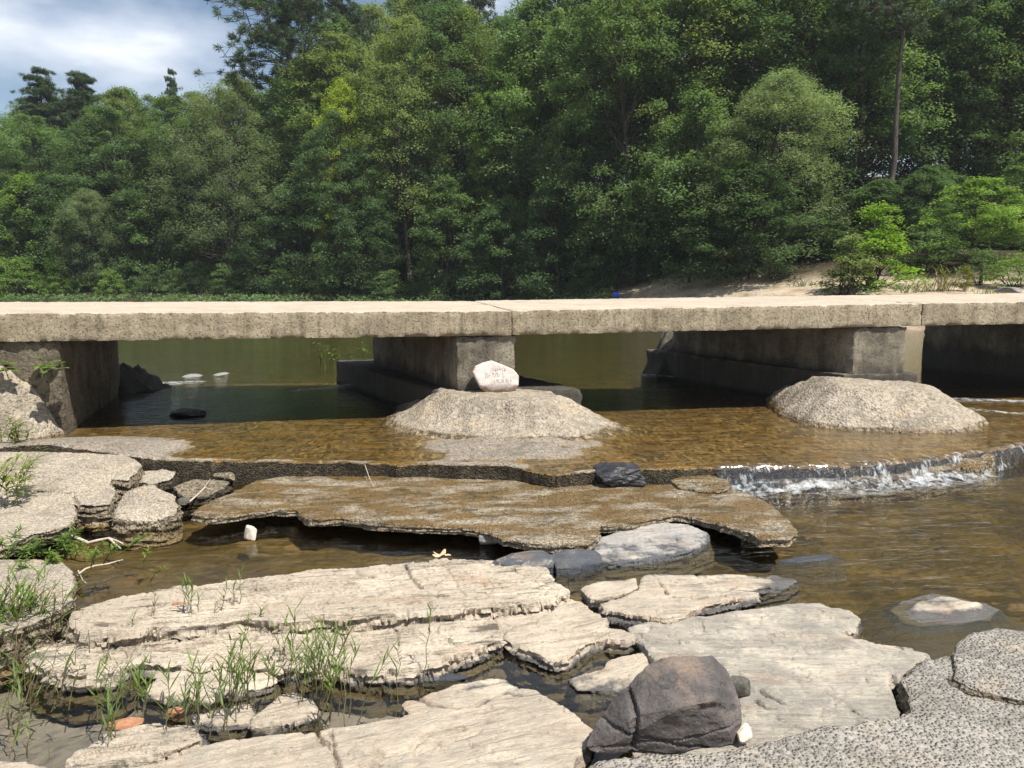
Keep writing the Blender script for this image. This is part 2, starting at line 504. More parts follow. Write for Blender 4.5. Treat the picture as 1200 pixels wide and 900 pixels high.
def bark_mat(name, a, b):
    M = Mat(name)
    c = M.ramp(M.noise(M.pos(0, (6, 6, 1.2), obj=True), 2.0, 6, 0.65), [(0.35, a), (0.65, b)])
    return M.principled(c, 0.95, M.bump(M.noise(M.pos(0, (8, 8, 1.5), obj=True), 2.5, 5, 0.7), 0.03), spec=0.1)


m_bark = bark_mat('dark_bark', (0.035, 0.03, 0.024), (0.09, 0.075, 0.06))
m_pinebark = bark_mat('pine_bark', (0.05, 0.042, 0.036), (0.13, 0.11, 0.095))


# ------------------------------------------------------------------ slabs and rocks from an outline
def seg_dist(X, Y, P, closed=True):
    P = np.asarray(P, float)
    best = np.full(X.shape, 1e9)
    n = len(P)
    for i in range(n if closed else n - 1):
        ax, ay = P[i][:2]
        bx, by = P[(i + 1) % n][:2]
        dx, dy = bx - ax, by - ay
        q = max(dx * dx + dy * dy, 1e-12)
        t = np.clip(((X - ax) * dx + (Y - ay) * dy) / q, 0, 1)
        best = np.minimum(best, (X - ax - t * dx) ** 2 + (Y - ay - t * dy) ** 2)
    return np.sqrt(best)


def inside(X, Y, P):
    c = np.zeros(X.shape, bool)
    n = len(P)
    for i in range(n):
        ax, ay = P[i][:2]
        bx, by = P[(i + 1) % n][:2]
        if ay == by:
            continue
        k = ((ay > Y) != (by > Y)) & (X < (bx - ax) * (Y - ay) / (by - ay) + ax)
        c ^= k
    return c


def sdf(X, Y, P):
    d = seg_dist(X, Y, P)
    return np.where(inside(X, Y, P), d, -d)


def slab(poly, ztop, zbot, res=0.014, edge=(0.02, 7.0), K=6, layer=0.012, lfreq=28.0, round_=0.015,
         closed=False, flare=0.0, undercut=0.0, seed=0.0):
    """a slab of stone: relief on top, ragged outline, bedded sides"""
    P = np.asarray(poly, float)[:, :2]
    x0, y0 = P.min(0) - 0.12
    x1, y1 = P.max(0) + 0.12
    xs, ys = np.arange(x0, x1, res), np.arange(y0, y1, res)
    X, Y = np.meshgrid(xs, ys)
    d = sdf(X, Y, P)
    if edge[0]:
        d = d + edge[0] * fbm(X * edge[1], Y * edge[1], seed, 4, gain=0.48)
    gy, gx = np.gradient(d, res)
    g2 = np.maximum(gx * gx + gy * gy, 0.15)
    snap = np.abs(d) < 0.75 * res
    Xs = np.where(snap, X - gx * d / g2, X)
    Ys = np.where(snap, Y - gy * d / g2, Y)
    keep = d > -0.75 * res
    q = keep[:-1, :-1] & keep[1:, :-1] & keep[:-1, 1:] & keep[1:, 1:]
    dd = np.maximum(d, 0)
    Z = ztop(Xs, Ys, dd) if callable(ztop) else np.full(X.shape, float(ztop))
    if round_:
        rr = round_ * (1 + 0.7 * fbm(X * 9, Y * 9, seed + 4, 2))
        rr = np.maximum(rr, 0.003)
        t = np.clip(1 - dd / (2.2 * rr), 0, 1)
        Z = Z - rr * t * t
    idx = np.arange(X.size).reshape(X.shape)
    a, b, c, e = idx[:-1, :-1][q], idx[:-1, 1:][q], idx[1:, 1:][q], idx[1:, :-1][q]
    F = np.stack([a, b, c, e], 1)
    used = np.unique(F)
    remap = np.full(X.size, -1)
    remap[used] = np.arange(len(used))
    F = remap[F]
    V = np.stack([Xs.ravel()[used], Ys.ravel()[used], Z.ravel()[used]], 1)
    gn = np.stack([-gx.ravel()[used], -gy.ravel()[used]], 1)
    gn /= np.maximum(np.linalg.norm(gn, axis=1), 1e-6)[:, None]
    E = np.concatenate([F[:, [0, 1]], F[:, [1, 2]], F[:, [2, 3]], F[:, [3, 0]]])
    key = np.sort(E, 1)
    _, inv, cnt = np.unique(key, axis=0, return_inverse=True, return_counts=True)
    B = E[cnt[inv.ravel()] == 1]
    bv = np.unique(B)
    bm = np.full(len(V), -1)
    bm[bv] = np.arange(len(bv))
    nb = len(bv)
    top = V[bv]
    no = gn[bv]
    zb = zbot(top[:, 0], top[:, 1]) if callable(zbot) else np.full(nb, float(zbot))
    zb = np.minimum(zb, top[:, 2] - 0.004)
    Vs, Fs = [V], [F]
    prev = bv
    base = len(V)
    for k in range(1, K + 1):
        t = k / K
        z = top[:, 2] + (zb - top[:, 2]) * t
        off = layer * fbm(top[:, 0] * 3.0, top[:, 1] * 3.0, z * lfreq + seed, 3) * (1.6 if k < K else 0.6) + flare * t - undercut * t ** 0.7
        off += 0.5 * layer * fbm(top[:, 0] * 14, top[:, 1] * 14, z * 60, 3)
        ring = np.stack([top[:, 0] + no[:, 0] * off, top[:, 1] + no[:, 1] * off, z], 1)
        Vs.append(ring)
        cur = base + np.arange(nb)
        pa = prev[bm[B[:, 0]]]
        pb = prev[bm[B[:, 1]]]
        ca, cb = cur[bm[B[:, 0]]], cur[bm[B[:, 1]]]
        Fs.append(np.stack([pb, pa, ca, cb], 1))
        prev = cur
        base += nb
    nside = sum(len(f) for f in Fs[1:])
    if closed:
        Vb = V.copy()
        th = zb.mean() if not callable(zbot) else None
        Vb[:, 2] = th if th is not None else zbot(V[:, 0], V[:, 1])
        Vb[:, 2] += 0.01 * fbm(V[:, 0] * 8, V[:, 1] * 8, 5.0, 3)
        Vb[bv] = Vs[-1]
        Vs.append(Vb)
        Fs.append(F[:, ::-1] + base)
    V = np.concatenate(Vs)
    F2 = np.concatenate(Fs)
    mi = np.zeros(len(F2), np.int32)
    mi[len(F):len(F) + nside] = 1
    return V, F2, mi


def bedding(X, Y, strike, amp=0.02, lam=0.10, seed=0.0, groove=0.6):
    """low steps of the beds: each bed rises in a small scarp towards the viewer's side and falls away behind"""
    s, c = math.sin(strike), math.cos(strike)
    al, ac = X * c + Y * s, -X * s + Y * c
    h = 0.0
    for i, (l, a) in enumerate(((lam, 1.0), (lam * 0.47, 0.62), (lam * 0.21, 0.34))):
        u = (ac + 0.38 * lam * fbm(al * 1.6, ac * 2.0, seed + i, 4) + 0.05 * fbm(al * 0.6, ac * 0.6, seed + 9 + i, 2)) / l
        n = np.floor(u)
        f = u - n
        m = np.clip(0.25 + 1.3 * fbm(al * 1.3, n * 3.7, seed + 20 + i, 3), 0, 1.2)
        g = np.exp(-(np.minimum(f, 1 - f) / 0.06) ** 2)
        h = h + amp * a * m * ((1 - f) - 0.45 - groove * 2.2 * g)
        if i < 2:      # blocks between cross joints stand at slightly different heights
            bl = al / (0.34 if i == 0 else 0.15) + 7.3 * h1(n + 31 * i + seed) + 0.25 * fbm(ac * 9, al * 3, seed + 50, 3)
            b0 = np.floor(bl)
            jf = np.minimum(bl - b0, 1 - (bl - b0))
            h = h + amp * a * (0.55 * (h1(n * 3.1 + b0 * 5.7 + seed) - 0.5) - 0.45 * (h1(b0 + n * 2.3) > 0.45) * np.exp(-(jf / (0.025 if i == 0 else 0.05)) ** 2))
    return h + 0.012 * fbm(X * 2.3, Y * 2.3, seed + 40, 4) + 0.002 * fbm(X * 40, Y * 40, seed, 2)


def poly_px(pts, pl):
    return np.array([UP(x, y, *pl) for x, y in pts])


def cracks_fn(cr, pl):
    W = [(poly_px(p, pl), w, dep) for p, w, dep in cr]

    def f(X, Y):
        h = 0.0
        wob = 0.012 * fbm(X * 14, Y * 14, 3.3, 3)
        for P, w, dep in W:
            d = seg_dist(X, Y, P, False) + wob
            h = h - dep * np.exp(-(d / w) ** 2)
        return h
    return f


def rock(name, label, cat, pts, pl, mats, res=0.0085, zbot=-0.22, strike=R(13), amp=0.02, lam=0.10, cracks=(), edge=(0.02, 7.0),
         K=12, layer=0.024, round_=0.010, group=None, seed=0.0, extra=None, flare=0.05, groove=0.6, parent=None):
    P = poly_px(pts, pl)
    cf = cracks_fn(cracks, pl) if cracks else None

    def zt(X, Y, d):
        z = pl[0] + pl[1] * Y + bedding(X, Y, strike, amp, lam, seed, groove)
        if cf is not None:
            z = z + cf(X, Y)
        if extra is not None:
            z = z + extra(X, Y, d)
        return z
    V, F, mi = slab(P, zt, zbot, res, edge, K, layer, 62.0, round_, flare=flare, seed=seed)
    me = mkmesh(name, V, F, mats if len(mats) > 1 else (mats[0], mats[0]), mi, smooth=38)
    c = P.mean(0)
    if parent is not None:
        return link(name, me, parent)
    o = link(name, me, None, (c[0], c[1], 0.0))
    return tag(o, label, cat, group)


# ------------------------------------------------------------------ the ground
SHX = [-80, -34, 0, 6.6, 11, 15, 20, 40, 90]
SHY = [58, 52, 49, 40, 27, 22, 19, 16, 14]


def shore(X):
    return np.interp(X, SHX, SHY)


def ground_z(X, Y):
    X, Y = np.asarray(X, float), np.asarray(Y, float)
    s = Y - shore(X) + 1.2 * fbm(X * 0.13, Y * 0.13, 1.0, 3)
    rt = sstep(2, 10, X)
    bed = -0.16 + 0.05 * fbm(X * 1.1, Y * 1.1, 2.0, 4) + 0.025 * fbm(X * 5, Y * 7, 2.5, 3)
    bed = np.where(Y > 9, bed - 0.10 * sstep(14, 24, Y) - 0.25 * sstep(20, 36, Y), bed)
    left = 0.22 + 0.75 * sstep(0, 3.0, s) + 0.4 * sstep(3, 10, s)
    right = 0.22 + 1.0 * sstep(-0.5, 6, s) + 0.62 * sstep(4, 15, s)
    bank = left * (1 - rt) + right * rt + 0.17 * np.clip(s - 11, 0, 70) + 0.10 * fbm(X * 0.5, Y * 0.5, 4.0, 4) * sstep(0, 3, s)
    k = sstep(-5, 0, s)
    z = bed * (1 - k) + np.where(s > 0, bank, 0.22 * k) * k
    # bank on the left of the ford, and the road banks at both ends
    lx = -X - np.where(Y < 11, 0.72 * np.maximum(Y, 2.2) + 0.35, 7.5 + (Y - 11) * 2.2)
    z = np.maximum(z, np.clip(-0.2 + lx * 0.55, -0.5, 1.45) + 0.05 * fbm(X * 1.5, Y * 1.5, 7, 3))
    rx = X - 15.0
    z = np.where((Y < 25), np.maximum(z, np.clip(-0.3 + rx * 0.7, -0.5, 1.5)), z)
    # the bank the viewer stands on
    z = np.maximum(z, -0.25 + 0.75 * sstep(2.4, 0.5, Y) * sstep(-2.5, 1.0, X) + 0.1 * fbm(X, Y, 9, 3))
    return z


def axis(lo, hi, fine_lo, fine_hi, d0, grow=1.11):
    a = list(np.arange(fine_lo, fine_hi + 1e-6, d0))
    x, d = a[-1], d0
    while x < hi:
        d = min(d * grow, 12)
        x += d
        a.append(x)
    x, d = a[0], d0
    while x > lo:
        d = min(d * grow, 12)
        x -= d
        a.insert(0, x)
    return np.array(a)


gx_, gy_ = axis(-320, 320, -6, 8, 0.07), axis(-40, 420, 1.5, 9, 0.07, 1.06)
GX, GY = np.meshgrid(gx_, gy_)
GZ = ground_z(GX, GY)
idx = np.arange(GX.size).reshape(GX.shape)
GF = np.stack([idx[:-1, :-1].ravel(), idx[:-1, 1:].ravel(), idx[1:, 1:].ravel(), idx[1:, :-1].ravel()], 1)


def ground_mat():
    M = Mat('riverbed_and_banks')
    p = M.pos()
    sand = M.n('ShaderNodeAttribute', attribute_name='sand').outputs['Fac']
    wood = M.n('ShaderNodeAttribute', attribute_name='wood').outputs['Fac']
    mud_sky = M.n('ShaderNodeAttribute', attribute_name='mud_sky').outputs['Fac']
    n1 = M.noise(p, 1.6, 6, 0.62, 0.4)
    bed = M.ramp(n1, [(0.30, (0.022, 0.018, 0.007)), (0.45, (0.062, 0.045, 0.014)), (0.58, (0.100, 0.073, 0.023)), (0.72, (0.145, 0.088, 0.028))])
    v = M.vor(M.pos(0, (1.0, 1.6, 1.0)), 9.0, 'Color')
    vv = M.n('ShaderNodeSeparateXYZ', {0: v}).outputs[0]
    bed = M.mix(M.math('MULTIPLY', M.ramp(vv, [(0.62, 0.0), (0.9, 0.8)]), M.ramp(M.noise(p, 1.1, 3, 0.5), [(0.45, 0.0), (0.6, 1.0)])), bed, (0.17, 0.12, 0.06))
    bed = M.mix(M.ramp(M.noise(M.pos(0.15, (1.0, 5.0, 1.0)), 2.2, 6, 0.65), [(0.34, 0.75), (0.45, 0.0)]), bed, (0.03, 0.024, 0.014))
    deep = M.n('ShaderNodeAttribute', attribute_name='deep').outputs['Fac']
    bed = M.mix(M.math('MULTIPLY', deep, 0.62), bed, (0.045, 0.046, 0.018))
    bed = M.mix(mud_sky, bed, M.ramp(M.noise(p, 3.0, 5, 0.6), [(0.35, (0.18, 0.178, 0.20)), (0.65, (0.26, 0.252, 0.275))]))  # puddle mud coloured grey-blue to stand in for the sky's reflection
    sc = M.ramp(M.noise(p, 0.9, 6, 0.65), [(0.33, (0.25, 0.185, 0.12)), (0.5, (0.40, 0.32, 0.23)), (0.68, (0.48, 0.40, 0.30))])
    sc = M.mix(M.ramp(M.noise(p, 5.0, 6, 0.7), [(0.52, 0.0), (0.68, 0.7)]), sc, (0.13, 0.095, 0.06))
    wc = M.ramp(M.noise(p, 1.4, 6, 0.65), [(0.34, (0.022, 0.017, 0.010)), (0.52, (0.05, 0.037, 0.02)), (0.68, (0.035, 0.045, 0.015))])
    c = M.mix(wood, bed, wc)
    c = M.mix(sand, c, sc)
    h = M.math('ADD', M.noise(p, 6.0, 8, 0.68), M.mr(M.vor(p, 14.0), 0, 0.6, 0.5, 0))
    return M.principled(c, 0.92, M.bump(h, 0.05, 0.8), spec=0.2)


me = mkmesh('riverbed', np.stack([GX.ravel(), GY.ravel(), GZ.ravel()], 1), GF, [ground_mat()], smooth=180)
s_ = GY - shore(GX)
rt_ = sstep(1.5, 8, GX + 2.0 * fbm(GX * 0.2, GY * 0.2, 6, 2))
sand_ = sstep(-1.5, 0.5, s_) * rt_ * sstep(14, 10, s_ + 3.0 * fbm(GX * 0.25, GY * 0.25, 3, 3))
sand_ = np.maximum(sand_, sstep(0.9, 1.25, GZ) * sstep(24, 18, GY))
path_ = np.exp(-((GX - (8.6 + (GY - 48) * 0.12)) / 1.1) ** 2) * sstep(38, 44, GY) * sstep(64, 56, GY)
sand_ = np.clip(np.maximum(sand_, 0.8 * path_), 0, 1)
wood_ = sstep(-4.0, -1.5, s_)
mud_sky_ = sstep(0.3, -0.5, GX) * sstep(4.7, 4.3, GY - 0.25 * (GX + 1.5)) * 0.85
for nm, a in (('sand', sand_), ('wood', wood_), ('mud_sky', mud_sky_), ('deep', sstep(12.5, 17.0, GY))):
    at = me.attributes.new(nm, 'FLOAT', 'POINT')
    at.data.foreach_set('value', a.ravel().astype(np.float32))
tag(link('riverbed', me), kind='structure')


# ------------------------------------------------------------------ water
def water_mat(name, tint, fine, coarse, calm=None, fr=1.0):
    M = Mat(name)
    n1 = M.noise(M.pos(0.12, (2.6, 8.5, 1.0)), 1.0, 3, 0.55, 0.8)
    n2 = M.noise(M.pos(-0.10, (9.0, 26.0, 1.0)), 1.0, 3, 0.6, 0.4)
    h = M.math('ADD', M.math('MULTIPLY', n1, coarse), M.math('MULTIPLY', n2, fine))
    if calm is not None:
        h = M.math('MULTIPLY', h, calm(M))
    nrm = M.bump(h, 1.0, 1.0)
    f = M.n('ShaderNodeFresnel', {'IOR': 1.33, 'Normal': nrm}).outputs[0]
    f = M.math('MULTIPLY', f, fr, True)
    tr = M.n('ShaderNodeBsdfTransparent', {'Color': (*tint, 1)})
    gl = M.n('ShaderNodeBsdfGlossy', {'Color': (1, 1, 1, 1), 'Roughness': 0.04, 'Normal': nrm})
    mx = M.n('ShaderNodeMixShader', {0: f, 1: tr.outputs[0], 2: gl.outputs[0]})
    return M.surf(mx.outputs[0])


def pool_calm(M):
    s = M.n('ShaderNodeSeparateXYZ', {0: M.pos()})
    a = M.mr(s.outputs[0], -1.5, 1.6, 0.16, 1.0)
    b = M.mr(s.outputs[1], 3.9, 5.0, 0.10, 1.0)
    return M.math('MULTIPLY', a, b)


m_pool = water_mat('pool_water', (0.92, 0.88, 0.74), 0.0035, 0.024, pool_calm)
m_river = water_mat('river_water', (0.86, 0.83, 0.66), 0.005, 0.014)

LIP = [(-260, 536), (60, 538), (150, 540), (300, 541), (420, 543), (520, 545), (610, 548), (632, 556), (650, 557), (690, 553), (760, 549), (830, 546), (880, 545),
       (960, 545), (1000, 543), (1060, 539), (1100, 535), (1135, 530), (1165, 525), (1200, 519), (1300, 512)]
_l = np.array([U(x, y, 0.215) for x, y in LIP])
_lx = np.concatenate([_l[:1, 0], np.arange(_l[0, 0] + 0.05, _l[-1, 0], 0.05), _l[-1:, 0]])
_ly = np.interp(_lx, _l[:, 0], _l[:, 1])
_ly = np.convolve(np.pad(_ly, 3, mode='edge'), np.ones(7) / 7, 'valid') + 0.055 * fbm(_lx * 2.6, 0 * _lx, 4.0, 5, gain=0.6)
lip_w = np.stack([_lx, _ly, np.full(len(_lx), 0.215)], 1)
POOL = [(-14, -2), (18, -2), (18, 9.0), (-14, 9.0)]
me = mkmesh('pool_water', [(x, y, 0.0) for x, y in POOL], [[0, 1, 2, 3]], [m_pool])
tag(link('pool_water', me), kind='structure')
up = [tuple(p[:2]) for p in lip_w if p[0] > -4.4]
up = up + [(20, 12), (26, 20), (90, 30), (90, 90), (-130, 90), (-130, 13), (-9, 12), (-5.7, 9.4), (-5.3, 8.1)]
me = mkmesh('river_water', [(x, y, 0.22) for x, y in up], [list(range(len(up)))], [m_river])
tag(link('river_water', me), kind='structure')

# ------------------------------------------------------------------ concrete apron under the bridge (water runs over it)
left_dry = U(95, 522, 0.25)
mid_dry = U(600, 522, 0.23)
sp = [tuple(p[:2]) for p in lip_w] + [(11, 9.5), (13, 17.5), (-9, 15.0), (-9, 8.0)]


def shelf_z(X, Y, d):
    lp = np.interp(X, lip_w[:, 0], lip_w[:, 1])
    f = Y - lp
    z = 0.196 + 0.008 * fbm(X * 1.7, Y * 1.7, 1.0, 4) + 0.005 * fbm(X * 9, Y * 9, 2.0, 3)
    z = z + 0.10 * np.exp(-(((X - left_dry[0]) / 1.0) ** 2 + ((Y - left_dry[1]) / 0.5) ** 2))
    z = z + 0.10 * sstep(-3.4, -4.6, X) * sstep(8.3, 7.7, Y)
    z = z + 0.058 * np.exp(-(((X - mid_dry[0]) / 0.95) ** 2 + ((Y - mid_dry[1]) / 0.75) ** 2) ** 1.3) * (1 + 1.1 * fbm(X * 2.6, Y * 3.4, 8, 5, gain=0.6))
    lipm = sstep(2.0, 1.0, X)
    z = z + lipm * 0.038 * np.exp(-(f / 0.16) ** 2) * (0.75 + 0.6 * fbm(X * 2.2, 0 * X, 3, 3))
    z = z - 0.35 * sstep(12.6, 15, Y) - 0.06 * sstep(9.5, 11.5, Y) * sstep(-3.2, -2.0, X)
    # chunk broken out of the lip
    bx = U(650, 552, 0.2)
    z = z - 0.10 * np.exp(-(((X - bx[0]) / 0.16) ** 2 + ((Y - bx[1]) / 0.09) ** 2))
    return z


V, F, mi = slab(sp, shelf_z, -0.3, 0.032, (0.015, 5.0), 6, 0.022, 30.0, 0.02, flare=0.02)
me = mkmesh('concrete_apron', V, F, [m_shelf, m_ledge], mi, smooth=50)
tag(link('concrete_apron', me, None, (0, 8.0, 0.2)), 'wide flat concrete apron under the low bridge, covered by a thin amber film of water', 'concrete apron')

# ------------------------------------------------------------------ the bridge
A_, B_ = np.array([-5.73, 8.63]), np.array([7.47, 11.25])
E_ = (B_ - A_) / np.linalg.norm(B_ - A_)
N_ = np.array([-E_[1], E_[0]])
DW = 3.35


def on_front(px, v=0.0):
    """where a picture column meets the bridge's front line, v metres behind it"""
    cx = (px - 600) / 900.0
    k = cx / 1.003          # X/Y on the bridge's level, near enough
    p0 = A_ + N_ * v
    t = (k * p0[1] - p0[0]) / (E_[0] - k * E_[1])
    return p0 + E_ * t


def box8(front_l, front_r, back_l, back_r, zb, zt):
    """corner table [u][v][w]; zb, zt are (left, right) heights"""
    C = np.zeros((2, 2, 2, 3))
    for u, (f, b) in enumerate(((front_l, back_l), (front_r, back_r))):
        C[u, 0, 0] = (*f, zb[u]); C[u, 0, 1] = (*f, zt[u])
        C[u, 1, 0] = (*b, zb[u]); C[u, 1, 1] = (*b, zt[u])
    return C


def rough_box(C, res, amp=(0.006, 0.003), chip=0.02, seed=0.0, top_slot=False, faces='all', vres=None):
    lu = np.linalg.norm(C[1, 0, 0] - C[0, 0, 0]); lv = np.linalg.norm(C[0, 1, 0] - C[0, 0, 0]); lw = np.linalg.norm(C[0, 0, 1] - C[0, 0, 0])
    nu, nv, nw = [max(2, int(round(l / r))) for l, r in ((lu, res), (lv, vres or res), (lw, res))]
    pts, quads, top = [], [], []
    base = 0

    def face(a, b, na, nb, mk, flip, is_top):
        nonlocal base
        I, J = np.meshgrid(np.arange(na + 1), np.arange(nb + 1), indexing='ij')
        pts.append(mk(I.ravel(), J.ravel()))
        id_ = np.arange(I.size).reshape(I.shape) + base
        q = np.stack([id_[:-1, :-1].ravel(), id_[1:, :-1].ravel(), id_[1:, 1:].ravel(), id_[:-1, 1:].ravel()], 1)
        quads.append(q[:, ::-1] if flip else q)
        top.append(np.full(len(q), 1 if is_top else 0))
        base += I.size
    o = np.zeros_like
    face(0, 0, nu, nw, lambda i, j: np.stack([i, o(i), j], 1), False, False)
    face(0, 0, nu, nw, lambda i, j: np.stack([i, o(i) + nv, j], 1), True, False)
    face(0, 0, nv, nw, lambda i, j: np.stack([o(i), i, j], 1), True, False)
    face(0, 0, nv, nw, lambda i, j: np.stack([o(i) + nu, i, j], 1), False, False)
    face(0, 0, nu, nv, lambda i, j: np.stack([i, j, o(i)], 1), True, False)
    face(0, 0, nu, nv, lambda i, j: np.stack([i, j, o(i) + nw], 1), False, True)
    Lp = np.concatenate(pts)
    Q = np.concatenate(quads)
    uq, inv = np.unique(Lp, axis=0, return_inverse=True)
    inv = inv.ravel()
    Q = inv[Q]
    u, v, w = uq[:, 0] / nu, uq[:, 1] / nv, uq[:, 2] / nw
    V = 0
    for a in (0, 1):
        for b in (0, 1):
            for c in (0, 1):
                V = V + ((u if a else 1 - u) * (v if b else 1 - v) * (w if c else 1 - w))[:, None] * C[a, b, c]
    ctr = C.reshape(-1, 3).mean(0)
    dx = np.stack([fbm(V[:, 0] * 7, V[:, 1] * 7, V[:, 2] * 7 + 50 * k + seed, 3) * amp[0] + fbm(V[:, 0] * 26, V[:, 1] * 26, V[:, 2] * 26 + 50 * k + seed, 2) * amp[1] for k in range(3)], 1)
    V = V + dx
    du, dv, dw = np.minimum(u, 1 - u) * lu, np.minimum(v, 1 - v) * lv, np.minimum(w, 1 - w) * lw
    srt = np.sort(np.stack([du, dv, dw], 1), 1)
    e2 = srt[:, 1]                     # distance to the nearest edge, along the surface
    cn = np.clip(0.15 + 1.5 * fbm(V[:, 0] * 5, V[:, 1] * 5, V[:, 2] * 5 + seed, 4, gain=0.65), 0, 1.3)
    push = chip * cn * np.clip(1 - e2 / 0.05, 0, 1) ** 1.2 + 0.006 * np.clip(1 - e2 / 0.015, 0, 1)
    n = np.zeros_like(V)
    for ax, (t, e) in enumerate(((u, du), (v, dv), (w, dw))):
        k = np.clip(1 - e / 0.06, 0, 1)
        dirv = (C[1, 0, 0] - C[0, 0, 0], C[0, 1, 0] - C[0, 0, 0], C[0, 0, 1] - C[0, 0, 0])[ax]
        dirv = dirv / np.linalg.norm(dirv)
        n += np.where(t > 0.5, -1, 1)[:, None] * dirv * k[:, None]
    nn = np.maximum(np.linalg.norm(n, axis=1), 1e-6)[:, None]
    V = V + n / nn * push[:, None]
    return V, Q, np.concatenate(top)


bridge = empty('low_water_bridge', (0.0, 9.8, 0.22), 'low concrete slab bridge on short thick piers crossing the whole river', 'bridge')


def deck_span(ua, ub, zta, ztb, zba, zbb, seed):
    fl, fr = A_ + E_ * ua, A_ + E_ * ub
    C = box8(fl, fr, fl + N_ * DW, fr + N_ * DW, (zba, zbb), (zta, ztb))
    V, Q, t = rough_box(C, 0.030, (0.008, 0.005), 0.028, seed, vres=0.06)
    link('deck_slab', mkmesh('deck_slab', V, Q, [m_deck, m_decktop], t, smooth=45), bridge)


uj1 = float(np.dot(on_front(600) - A_, E_))
uj2 = float(np.dot(on_front(1081) - A_, E_))
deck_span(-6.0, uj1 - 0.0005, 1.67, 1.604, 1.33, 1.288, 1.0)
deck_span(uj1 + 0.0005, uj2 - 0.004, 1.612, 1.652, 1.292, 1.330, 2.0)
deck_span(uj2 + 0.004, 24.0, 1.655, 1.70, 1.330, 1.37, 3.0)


def pier(pl_, pr_, dep, zb, zt, seed, name='pier', v=0.05, mat=None, L_=3.2, batter=0.0, par=None):
    fl, fr = on_front(pl_, v), on_front(pr_, v)
    dv = np.array([dep, 1.0]) * L_
    C = box8(fl, fr, fl + dv, fr + dv, (zb, zb), (zt, zt))
    if batter:
        C[:, 0, 0, 1] -= batter
    V, Q, t = rough_box(C, 0.034, (0.014, 0.008), 0.045, seed, vres=0.08)
    o = link(name, mkmesh(name, V, Q, [mat or m_pier], smooth=45), bridge)
    if par is not None:
        o.parent = par
    return o


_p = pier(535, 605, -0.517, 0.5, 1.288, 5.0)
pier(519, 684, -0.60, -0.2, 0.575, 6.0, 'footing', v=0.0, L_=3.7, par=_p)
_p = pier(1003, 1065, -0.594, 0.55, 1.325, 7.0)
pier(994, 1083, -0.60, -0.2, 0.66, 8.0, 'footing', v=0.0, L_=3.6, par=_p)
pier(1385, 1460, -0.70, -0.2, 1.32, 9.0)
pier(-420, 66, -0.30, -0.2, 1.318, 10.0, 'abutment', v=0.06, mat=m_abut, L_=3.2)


# pebbly concrete heaped round the pier feet
def mound(label, P, zb, H, wd, seed, power=1.0, nick=None):
    def zt(X, Y, d):
        t = np.clip(d / wd, 0, 1)
        z = zb + H * ((1 - (1 - t) ** power) if power > 1 else (0.30 * t + 0.70 * t ** 1.7)) + 0.03 * fbm(X * 3, Y * 3, seed, 4) + 0.008 * fbm(X * 18, Y * 22, seed, 3)
        if nick is not None:
            z = z + nick(X, Y)
        return z
    V, F, mi = slab(P, zt, -0.1, 0.024, (0.11, 2.6), 3, 0.02, 20, 0.012, flare=0.02, seed=seed)
    o = link('pebble_mound', mkmesh('pebble_mound', V, F, [m_mound, m_brokside], mi, smooth=50), None, (*P.mean(0)[:2], 0.2))
    return tag(o, label, 'concrete mound')


def px_poly(pts, z):
    return np.array([U(x, y, z) for x, y in pts])


mp = px_poly([(440, 499), (470, 511), (530, 519), (600, 523), (690, 521), (748, 503)], 0.21)
mp = np.concatenate([mp, [mp[-1] + (-0.45, 1.3, 0), mp[0] + (0.0, 1.6, 0)]])


def nick_mid(X, Y):
    c = U(372, 512, .2)
    P = np.array([U(x, y, .22) for x, y in ((500, 508), (530, 511), (555, 513), (600, 513), (640, 518), (662, 516), (690, 514))])
    return -0.035 * np.exp(-((seg_dist(X, Y, P, False) + 0.02 * fbm(X * 9, Y * 9, 4, 3)) / 0.02) ** 2) * (fbm(X * 5, Y * 5, 2.0, 2) > 0.0)


mound('low rounded mound of pebbly concrete around the middle pier, under the inscribed stone', mp, 0.195, 0.40, 0.78, 1.0, 0.5, nick=nick_mid)
mp = px_poly([(915, 487), (940, 499), (1000, 506), (1070, 509), (1132, 509), (1166, 497)], 0.21)
mp = np.concatenate([mp, [mp[-1] + (-0.25, 1.1, 0), mp[0] + (0.2, 1.5, 0)]])
mound('high domed mound of pebbly concrete at the foot of the right pier', mp, 0.195, 0.47, 0.66, 2.0, 1.25)
mp = px_poly([(86, 494), (80, 506), (40, 516), (-30, 524), (-300, 530)], 0.24)
mp = np.concatenate([mp, [np.array([-9.5, 10.2, 0]), np.array([*on_front(-10, 1.2), 0])]])
mound('sloping bank of pebbly concrete against the abutment at the left end of the bridge', mp, 0.23, 0.92, 0.72, 3.0, 1.4)
# upstream heaps of rubble behind the piers
def heap(label, c, r, H, seed, mt=None):
    a = np.linspace(0, 2 * np.pi, 14, endpoint=False)
    P = np.stack([c[0] + r[0] * np.cos(a), c[1] + r[1] * np.sin(a), 0 * a], 1)
    def zt(X, Y, d):
        t = np.clip(d / (min(r) * 0.9), 0, 1)
        q = fbm(X * 2.5, Y * 2.5, seed, 4, gain=0.6)
        return 0.1 + H * (1 - (1 - t) ** 1.5) * (0.9 + 0.35 * q) + 0.16 * np.round(q * 5) / 5 + 0.05 * fbm(X * 9, Y * 9, seed, 3)
    V, F, mi = slab(P, zt, -0.4, 0.05, (0.06, 3.0), 3, 0.03, 20, 0.01, seed=seed)
    tag(link('rubble_heap', mkmesh('rubble_heap', V, F, [mt or m_pier] * 2, mi, smooth=40), None, (c[0], c[1], 0.1)), label, 'rubble heap')


